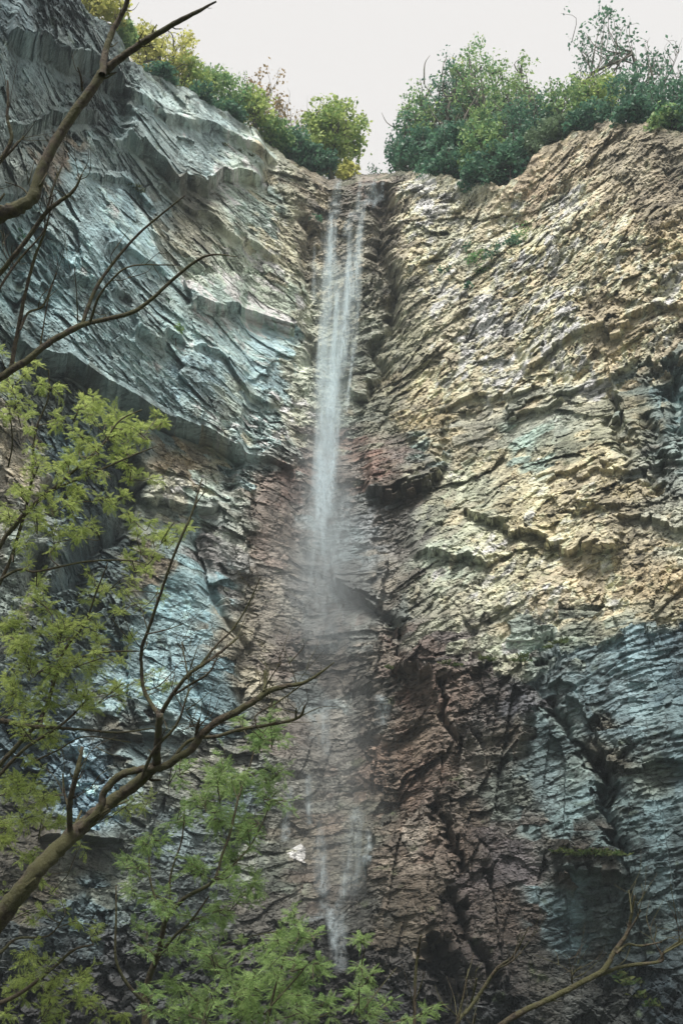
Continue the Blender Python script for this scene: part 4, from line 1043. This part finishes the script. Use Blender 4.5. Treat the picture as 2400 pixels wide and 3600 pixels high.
def near_tree(name, label, cat, trunk, limbs, depth, bark, clusters=(), leafmat=None, leafpx=46, seed=1, twig_from=None, fine=0, dens=1.0):
    """trunk: world points; limbs: lists of (u, v, radius px[, depth offset]); clusters: (u, v, radius px, amount)"""
    r = np.random.default_rng(seed)
    base = np.array(trunk[0][:3], float) if trunk else None
    t = empty(name, base, label=label, cat=cat)
    def bld(mb, nm, mat, kind=None):
        o = mb.build(nm, mat, t, True, origin=base); tag(o, kind=kind); return o
    skel = []
    if trunk:
        P = catmull([q[:3] for q in trunk], 6); R_ = np.interp(np.linspace(0, 1, len(P)), np.linspace(0, 1, len(trunk)), [q[3] for q in trunk])
        mb = MB(); tube(mb, P, R_, 10, .06); bld(mb, 'trunk', bark)
    for li, Lm in enumerate(limbs):
        wander = r.uniform(-.25, .25)
        pts = []; rad = []
        for i, q in enumerate(Lm):
            d = depth + (q[3] if len(q) > 3 else 0) + wander * math.sin(i * .6)
            pts.append(at(q[0], q[1], d)); rad.append(q[2] * .74 * d / FP)
        P = catmull(pts, 6)
        P[1:-1] += r.normal(size=(len(P) - 2, 3)) * .07 * np.interp(np.arange(1, len(P) - 1), np.arange(len(rad)) * 6, rad)[:, None]
        R_ = np.interp(np.arange(len(P)) / 6, np.arange(len(rad)), rad) * (1 + .035 * r.normal(size=len(P)))
        R_ = np.maximum(R_, .0016)
        mb = MB(); tube(mb, P, R_, 12, .06)
        # small knots and stubs along the limb
        for _ in range(int(len(P) / 7)):
            i = r.integers(2, len(P) - 2); d = r.normal(size=3); T = P[i + 1] - P[i - 1]; d -= T * (d @ T) / (T @ T); d /= np.linalg.norm(d); T /= np.linalg.norm(T)
            ln = max(R_[i] * r.uniform(1.6, 5), .02)
            tube(mb, [P[i], P[i] + (d * .8 + T * .5) * ln * .5, P[i] + (d * .7 + T * .8) * ln], [R_[i] * .35, R_[i] * .22, R_[i] * .12], 5, .05)
        bld(mb, 'branch', bark)
        skel.append(np.concatenate([P, R_[:, None]], 1))
    if fine:
        tw = MB()
        for _ in range(fine):
            P = skel[r.integers(1 if len(skel) > 1 else 0, len(skel))]; i = r.integers(len(P) // 3, len(P) - 1)
            A0 = P[i, :3]; T = P[i + 1, :3] - P[i - 1, :3]; T /= np.linalg.norm(T) + 1e-9
            ln = r.uniform(50, 190) * depth / FP
            for q in range(1 + (r.random() < .6)):
                d = T * r.uniform(.3, 1) + r.normal(size=3) * .6 + np.array([0, 0, .35]); d /= np.linalg.norm(d)
                Q_ = catmull([A0, A0 + d * ln * .5 + r.normal(size=3) * .08 * ln, A0 + d * ln + np.array([0, 0, .12 * ln]) + r.normal(size=3) * .12 * ln], 5)
                tube(tw, Q_, np.linspace(min(P[i, 3] * .5, .0048), .0012, len(Q_)), 5, .1, cap=False)
                A0 = Q_[5]; ln *= .7
        bld(tw, 'twigs', bark, 'stuff')
    if len(clusters):
        clusters = list(clusters) + [(c[0] + r.normal() * 58, c[1] + r.normal() * 58, c[2] * .75, c[3] * .7) for c in clusters for _ in range(1 if leafmat is LF2 else 2)]
        sk = np.concatenate(skel); tw = MB(); Tf = []
        cl = sorted(clusters, key=lambda c: min(np.hypot(proj(sk[:, :3])[0] - c[0], proj(sk[:, :3])[1] - c[1])))
        for (cu_, cv_, cr, amt) in cl:
            d = depth + r.uniform(-.9, .9)
            C = at(cu_, cv_, d); cr = cr * 1.3; rm = cr * d / FP
            uu, vv, _ = proj(sk[:, :3]); dist = np.hypot(uu - cu_, vv - cv_) + 1.6 * np.maximum(0, cv_ - vv + 20)    # prefer growing upward
            j = int(np.argmin(dist)); A = sk[j, :3]; r0 = min(sk[j, 3] * .7, .016)
            mid = (A + C) / 2 + r.normal(size=3) * .10 * np.linalg.norm(C - A) + np.array([0, 0, -.05 * np.linalg.norm(C - A)])
            Q_ = catmull([A, mid, C], 7); Rq = np.linspace(max(r0, .006), .0035, len(Q_)); tube(tw, Q_, Rq, 5, .08, cap=False)
            sk = np.concatenate([sk, np.concatenate([Q_[3:], Rq[3:, None]], 1)])
            ns = max(3, int(amt * dens * (cr / 60) ** 1.4 * 8))
            new = []
            for _ in range(ns):
                a = Q_[r.integers(len(Q_) // 2, len(Q_))]
                v3 = r.normal(size=3); v3 /= np.linalg.norm(v3)
                e = C + v3 * rm * r.uniform(.35, 1.0) * np.array([1, 1, .85])
                q2 = catmull([a, (a + e) / 2 + r.normal(size=3) * .12 * rm + np.array([0, 0, .06 * rm]), e], 5)
                tube(tw, q2, np.linspace(.0036, .0014, len(q2)), 4, 0, cap=False)
                new.append(np.concatenate([q2, np.full((len(q2), 1), .003)], 1))
                T = np.gradient(q2, axis=0); T /= np.linalg.norm(T, axis=1)[:, None] + 1e-9
                nlf = r.integers(8, 14)
                for m in range(nlf):
                    s = .3 + .7 * m / (nlf - 1); i = min(int(s * (len(q2) - 1)), len(q2) - 1)
                    out_ = np.cross(T[i], [0, 0, 1.0]) * (1 if m % 2 else -1)
                    xd = T[i] * r.uniform(.2, .9) + out_ * r.uniform(.5, 1.1) + r.normal(size=3) * .35 + np.array([0, 0, r.uniform(-.35, .35)])
                    if m == nlf - 1: xd = T[i] + r.normal(size=3) * .2
                    xd /= np.linalg.norm(xd)
                    nz = np.array([0, 0, 1.0]) + r.normal(size=3) * .45; yd = np.cross(nz, xd); yd /= np.linalg.norm(yd); zd = np.cross(xd, yd)
                    sc = leafpx * d / FP * r.uniform(.42, .88)
                    Tf.append((q2[i], xd, yd, zd, sc))
            sk = np.concatenate([sk] + new[:2])
        bld(tw, 'twigs', bark, 'stuff')
        order_ = np.argsort([-f[4] for f in Tf]); tv = np.stack
        rest = MB()
        for n_, k in enumerate(order_):
            p, xd, yd, zd, sc = Tf[k]; ti = int(r.integers(0, len(TPL)))
            if n_ < 290:
                o = bpy.data.objects.new('leaf', leaf_mesh(ti, leafmat)); COL.objects.link(o); o.parent = t
                M = Matrix(((xd[0] * sc, yd[0] * sc, zd[0] * sc, p[0] - base[0]), (xd[1] * sc, yd[1] * sc, zd[1] * sc, p[1] - base[1]),
                            (xd[2] * sc, yd[2] * sc, zd[2] * sc, p[2] - base[2]), (0, 0, 0, 1)))
                o.matrix_basis = M
            else:
                V0, F0 = TPL[ti]
                rest.add(p + sc * (V0[:, :1] * xd + V0[:, 1:2] * yd + V0[:, 2:] * zd), F0, 4)
        if rest.n: 
            o = rest.build('leaves', leafmat, t, origin=base); tag(o, kind='stuff')
    return t

def ov(pts): return [tuple([q[0] * 1.5306, q[1] * 1.5306] + list(q[2:])) for q in pts]     # points read off a smaller copy of the photograph

# tall bare tree at the upper left; its trunk stands outside the frame
A = [
 [(-330, 1060, 44), (-150, 850, 40), (0, 755, 38), (60, 730, 33), (115, 695, 29), (150, 590, 26), (230, 445, 24), (330, 305, 22), (365, 252, 22), (445, 190, 18), (535, 130, 14), (612, 84, 13), (690, 43, 9), (761, 5, 4)],
 [(360, 262, 17), (372, 180, 15), (400, 100, 14), (440, 30, 12), (458, -40, 10)],
 [(-200, 760, 14), (-60, 640, 12), (0, 566, 11), (42, 490, 9), (27, 420, 7), (30, 350, 6), (28, 283, 4)],
 [(-20, 590, 7), (42, 528, 6), (85, 478, 3)],
 [(-330, 1300, 18), (-120, 1090, 14), (0, 960, 12), (90, 850, 11), (170, 740, 10), (255, 675, 8), (290, 612, 4)],
 [(168, 735, 6), (191, 650, 5), (222, 578, 3)],
 [(290, 320, 6), (285, 270, 5), (273, 235, 2)],
 [(-330, 1560, 26), (-160, 1430, 23), (0, 1328, 19), (92, 1270, 17), (168, 1209, 15), (275, 1148, 15), (330, 1132, 11), (460, 1100, 10), (528, 1056, 9), (612, 980, 8), (689, 918, 7), (750, 895, 5), (835, 903, 2)],
 [(288, 1142, 10), (335, 1020, 9), (395, 930, 7), (480, 830, 6), (560, 760, 5), (650, 688, 3)],
 [(318, 1132, 7), (345, 1050, 6), (392, 985, 5), (465, 935, 4), (620, 932, 2.5)],
 [(40, 1295, 11), (60, 1180, 10), (95, 1010, 8), (125, 900, 7), (160, 811, 5), (188, 690, 3)],
 [(72, 1160, 7), (100, 1100, 6), (150, 1078, 5), (180, 1010, 4), (200, 960, 3)],
 [(140, 1232, 4), (165, 1080, 3), (185, 1000, 2)],
 [(275, 1142, 3), (270, 1030, 2.5), (262, 945, 2)],
 [(-60, 1120, 8), (20, 980, 6), (80, 900, 5), (150, 820, 4), (160, 760, 3)],
 [(105, 690, 5), (75, 660, 3), (20, 640, 2)],
]
near_tree('bare_tree', 'tall leafless tree with crooked brown limbs reaching in from the upper left edge', 'tree',
          [(-3.6, 7.2, 0, .2), (-3.5, 7.3, 3, .17), (-3.55, 7.0, 6, .15), (-3.75, 7.2, 8.4, .12)], A, 9.0, M_BARK, seed=2, fine=36)

# mossy tree leaning in from the lower left
B = [
 [(-330, 3640, 58), (-160, 3440, 52), (0, 3225, 46), (77, 3129, 43), (153, 3037, 40), (230, 2960, 40), (306, 2891, 36), (367, 2838, 30), (428, 2792, 28), (490, 2746, 27), (545, 2695, 22), (552, 2640, 19), (558, 2570, 17), (562, 2510, 16)],
 [(562, 2515, 12), (535, 2480, 10), (505, 2420, 9), (497, 2330, 8), (500, 2275, 9), (520, 2220, 8), (566, 2083, 7), (612, 1953, 6.5), (650, 1861, 6), (677, 1800, 5), (710, 1683, 3)],
 [(562, 2515, 12), (612, 2435, 10), (666, 2370, 9), (727, 2328, 8), (788, 2282, 7), (838, 2240, 5)],
 [(700, 2345, 6), (760, 2270, 5), (820, 2210, 4.5), (870, 2130, 4), (918, 2025, 2)],
 [(600, 2450, 6), (680, 2400, 6), (735, 2365, 5), (770, 2300, 3)],
 [(283, 2914, 17), (352, 2845, 18), (367, 2784, 17), (428, 2723, 18), (497, 2704, 17), (574, 2697, 18), (620, 2668, 18), (673, 2634, 18), (712, 2580, 18), (765, 2535, 18), (827, 2504, 17), (903, 2458, 15), (941, 2431, 14), (1000, 2412, 11), (1064, 2401, 8), (1120, 2370, 6), (1175, 2328, 2)],
 [(928, 2432, 9), (932, 2395, 8), (931, 2360, 7)],
 [(690, 2592, 9), (694, 2560, 8), (702, 2525, 5)],
 [(600, 2680, 9), (666, 2604, 8), (765, 2588, 8), (842, 2565, 8), (957, 2546, 7), (1048, 2523, 7), (1072, 2481, 5)],
 [(1040, 2525, 6), (1042, 2490, 4)],
 [(899, 2548, 4), (903, 2512, 4), (980, 2466, 4), (1064, 2405, 3)],
 [(250, 2945, 14), (245, 2838, 14), (260, 2761, 13), (275, 2700, 12), (291, 2625, 8)],
 [(245, 2850, 6), (228, 2790, 5), (222, 2720, 4)],
 [(500, 2735, 9), (540, 2640, 8), (620, 2550, 6), (660, 2440, 4), (672, 2420, 3)],
 [(505, 2430, 3), (560, 2410, 3), (610, 2360, 2)],
 [(515, 2230, 4), (580, 2215, 3), (640, 2195, 2)],
 [(660, 2370, 4), (640, 2260, 3), (652, 2290, 2)],
 [(930, 2420, 3), (960, 2370, 3), (990, 2330, 2)],
]
near_tree('mossy_tree', 'mossy brown tree leaning from the lower left corner with broken bare branch ends', 'tree',
          [(-3.9, 6.6, -.1, .22), (-3.5, 6.8, .7, .19), (-2.95, 6.95, 1.4, .135)], B, 8.0, M_BARK, seed=3, fine=90)

# leafy tree in the lower middle
Cl = [
 [(500, 3780, 22), (513, 3600, 18), (509, 3511, 17), (528, 3427, 15), (559, 3350, 14), (578, 3251, 12), (605, 3205, 10), (658, 3151, 9), (750, 3098, 8), (781, 3006, 6), (811, 2922, 6), (842, 2792, 5), (876, 2700, 4), (893, 2640, 3)],
 [(513, 3526, 9), (459, 3473, 8), (421, 3412, 7), (406, 3351, 6), (409, 3236, 5), (409, 3113, 3)],
 [(582, 3328, 8), (625, 3280, 7), (673, 3236, 6), (735, 3151, 4)],
 [(600, 3200, 6), (600, 3080, 5), (640, 2950, 4), (650, 2820, 3)],
 [(578, 3251, 6), (530, 3100, 5), (520, 2980, 4), (470, 2940, 3)],
 [(750, 3098, 4), (860, 3000, 4), (920, 2900, 3), (960, 2800, 2)],
]
ccl = ov([(620,1650,42,1.0),(600,1690,45,1),(640,1770,45,1),(505,1760,60,1.1),(550,1800,60,1.1),(470,1830,60,1),(500,1880,60,1.1),(560,1900,60,1.1),(610,1830,50,1),
          (400,1890,50,.7),(350,1930,50,.8),(540,1980,65,1.2),(450,1990,65,1),(580,2040,45,1),(380,2070,60,1),(450,2110,60,1),(320,1990,45,.6),(520,2090,60,1.1),(330,2140,50,.8),
          (420,1760,40,.7),(300,2050,40,.5),(640,1700,35,.7),(400,2180,50,.8),(480,2190,55,1)])
near_tree('leafy_tree', 'slender leafy tree with feathery compound leaves in the lower middle of the picture', 'tree',
          [(at(500, 3780, 9.5)[0] - .3, at(500, 3780, 9.5)[1] + .2, 0, .12), (*(at(500, 3780, 9.5) + np.array([-.05, 0, -.3])), .08), (*at(500, 3760, 9.5), .062)], Cl, 9.5, M_BARK2, ccl, LF2, 48, seed=4, dens=1.05)

# leafy tree filling the left side
Dl = [
 [(-200, 3000, 20), (-60, 2800, 15), (0, 2690, 12), (140, 2530, 10), (190, 2400, 9), (225, 2290, 7), (300, 2190, 5), (340, 2080, 4), (380, 1980, 3)],
 [(-160, 2560, 13), (0, 2535, 12), (80, 2550, 11), (180, 2558, 9), (290, 2565, 6), (420, 2575, 5), (540, 2560, 3)],
 [(-140, 2300, 12), (0, 2050, 9), (60, 1900, 8), (110, 1700, 7), (125, 1520, 5), (170, 1400, 4), (172, 1300, 2.5)],
 [(-100, 2080, 12), (0, 1920, 11), (40, 1860, 9), (110, 1780, 8), (210, 1700, 7), (300, 1620, 6), (365, 1560, 5), (420, 1480, 4), (500, 1440, 3)],
 [(30, 1880, 8), (150, 1750, 7), (260, 1690, 6), (380, 1640, 5), (470, 1600, 4), (550, 1570, 2.5)],
 [(-100, 2100, 8), (60, 2005, 7), (130, 2010, 5), (300, 1975, 5), (450, 1970, 3), (520, 1985, 2)],
 [(180, 2400, 7), (250, 2330, 6), (320, 2300, 5), (420, 2290, 4), (490, 2290, 2.5)],
 [(-60, 2790, 9), (80, 2640, 8), (200, 2560, 7), (270, 2500, 5), (330, 2430, 3)],
 [(30, 1640, 4), (45, 1550, 3.5), (30, 1410, 3)],
 [(-100, 3560, 14), (60, 3500, 10), (190, 3400, 8), (260, 3340, 6), (330, 3320, 4)],
 [(-120, 3420, 10), (0, 3350, 8), (60, 3300, 6), (170, 3290, 4), (230, 3220, 3)],
 [(90, 2690, 5), (200, 2640, 4), (300, 2590, 3), (460, 2610, 2)],
]
dcl = ov([(60,860,35,.6),(45,920,45,.8),(120,890,40,.8),(25,890,40,.7),(215,920,45,1),(265,970,55,1.1),(320,990,50,1),(362,960,26,.8),(200,930,30,.7),(185,1000,50,1),(120,960,40,.6),(150,1060,55,1.1),
          (205,1075,50,1),(90,1070,50,.9),(55,1130,45,.9),(300,1070,40,.8),(170,1140,60,1.1),(250,1140,45,.9),(80,1200,45,.6),(20,1180,40,.7),(180,1230,45,1),(120,1215,35,.9),(60,1250,40,.7),(300,1290,32,.7),
          (325,1260,28,.7),(335,1320,28,.7),(310,1200,22,.6),(385,1225,22,.5),(400,1200,20,.4),(345,1385,24,.5),(240,1350,40,.9),(90,1380,60,1.2),(40,1430,60,1.2),(150,1440,65,1.3),(220,1450,45,1),(60,1510,65,1.3),
          (140,1530,65,1.3),(210,1530,50,1.1),(30,1590,60,1.2),(110,1610,65,1.2),(190,1600,50,1),(250,1580,35,.8),(50,1670,50,1),(120,1690,50,.9),(290,1480,28,.5),(330,1570,20,.4),(40,1800,60,1.1),(100,1830,60,1.2),
          (60,1880,60,1.2),(20,1940,60,1.1),(140,1890,50,.9),(290,1850,40,.8),(80,1960,50,.8),(30,2080,40,.6),(140,2060,40,.4),(60,2190,60,1),(130,2240,60,1),(40,2280,60,1.1),(110,2310,60,1),(190,2290,50,.8),(210,2140,30,.4),(240,2330,40,.6)])
near_tree('spreading_tree', 'leafy tree with arching fine branches and yellow green feathery leaves along the left edge', 'tree',
          [(-4.4, 8.6, 0, .2), (-4.5, 8.8, 3, .16), (-4.7, 9, 6, .1), (-4.6, 9.2, 8.5, .06)], Dl, 10.5, M_BARK2, dcl, LF1, 40, seed=5, dens=1.0)

# saplings along the bottom edge
F1 = [[(905, 3900, 12), (920, 3700, 9), (960, 3500, 6), (990, 3400, 5), (1010, 3330, 3)], [(950, 3540, 5), (1040, 3440, 4), (1080, 3390, 2)], [(930, 3640, 5), (860, 3560, 4), (820, 3480, 3)]]
fcl = ov([(640,2160,50,1),(690,2150,35,1),(620,2220,50,1),(690,2210,50,1.1),(700,2260,50,1),(640,2280,55,1),(590,2270,45,.9),(560,2250,50,.9),(740,2310,45,1),(680,2330,50,1),(600,2330,55,1),(540,2310,50,.9),(560,2180,40,.6),(480,2290,50,.9),(420,2270,50,.8),(430,2330,50,.9),(370,2320,40,.7)])
near_tree('leafy_sapling', 'young leafy tree with drooping feathery leaves at the bottom centre below the cascade', 'sapling',
          [(at(905, 3900, 8.2)[0], at(905, 3900, 8.2)[1], -.05, .06), (*at(905, 3900, 8.2), .03)] if False else [(-.7, 8.9, -.05, .05), (*at(905, 3900, 8.2), .028)], F1, 8.2, M_BARK2, fcl, LF2, 58, seed=6, dens=1.0)
F2 = [[(1270, 3900, 8), (1275, 3700, 6), (1262, 3560, 4), (1262, 3460, 3)], [(1270, 3560, 3), (1330, 3480, 3), (1395, 3400, 1.5)]]
near_tree('small_sapling', 'small leafy sapling with three leaf tufts at the bottom edge right of the cascade', 'sapling',
          [(.18, 8.9, -.05, .035), (*at(1270, 3900, 8.2), .02)], F2, 8.2, M_BARK2, ov([(830,2215,26,.9),(845,2250,32,1),(820,2290,28,.8),(850,2330,28,.8),(950,2335,22,.6)]), LF2, 60, seed=7)

# bare branches at the lower right
E1 = [
 [(1560, 3760, 17), (1766, 3600, 14), (1866, 3542, 13), (1965, 3496, 13), (2041, 3454, 12), (2118, 3412, 12), (2156, 3350, 11), (2202, 3281, 9), (2217, 3220, 7), (2229, 3148, 4)],
 [(2100, 3430, 8), (2195, 3396, 8), (2317, 3381, 7), (2332, 3350, 7), (2420, 3290, 6), (2520, 3230, 4)],
 [(2164, 3352, 6), (2202, 3320, 6), (2250, 3325, 5), (2325, 3312, 3)],
 [(2012, 3470, 4), (2010, 3430, 4), (2042, 3396, 2.5)],
 [(2202, 3285, 5), (2235, 3230, 5), (2250, 3200, 3)],
 [(2332, 3350, 5), (2400, 3310, 4), (2440, 3260, 3)],
 [(2218, 3210, 4), (2213, 3160, 3), (2208, 3130, 2)],
]
near_tree('bare_bough_tree', 'low bare tree with a mossy bough rising to the right in the bottom right corner', 'tree',
          [(.55, 7.2, -.05, .09), (.75, 7.1, .6, .06), (*at(1560, 3760, 7.5), .038)], E1, 7.5, M_BARK, seed=8, fine=26)
E4 = [[(1560, 3760, 11), (1605, 3600, 9), (1659, 3534, 9), (1735, 3419, 8), (1765, 3390, 7), (1804, 3358, 5), (1858, 3258, 2)], [(1590, 3640, 7), (1615, 3560, 6), (1647, 3407, 4)], [(1750, 3405, 4), (1790, 3385, 4), (1830, 3350, 2)], [(1655, 3520, 5), (1670, 3470, 4), (1675, 3440, 3)], [(1640, 3700, 5), (1665, 3600, 4), (1672, 3565, 3)]]
near_tree('twiggy_shrub', 'leafless shrub with thin forked stems at the bottom edge right of centre', 'shrub',
          [(.78, 8.0, -.05, .05), (*at(1560, 3760, 7.9), .026)], E4, 7.9, M_BARK2, seed=9, fine=14)
E5 = [[(1450, 3800, 9), (1456, 3600, 8), (1460, 3427, 7), (1470, 3340, 6), (1479, 3289, 4)], [(1455, 3560, 2.5), (1440, 3480, 2), (1410, 3390, 1.5)], [(1458, 3520, 3), (1480, 3460, 2.5), (1490, 3420, 1.5)]]
near_tree('upright_sapling', 'single upright mossy stem with two thin side twigs at the bottom edge', 'sapling',
          [(.55, 7.9, -.05, .04), (*at(1450, 3800, 8.0), .021)], E5, 8.0, M_BARK, seed=10)
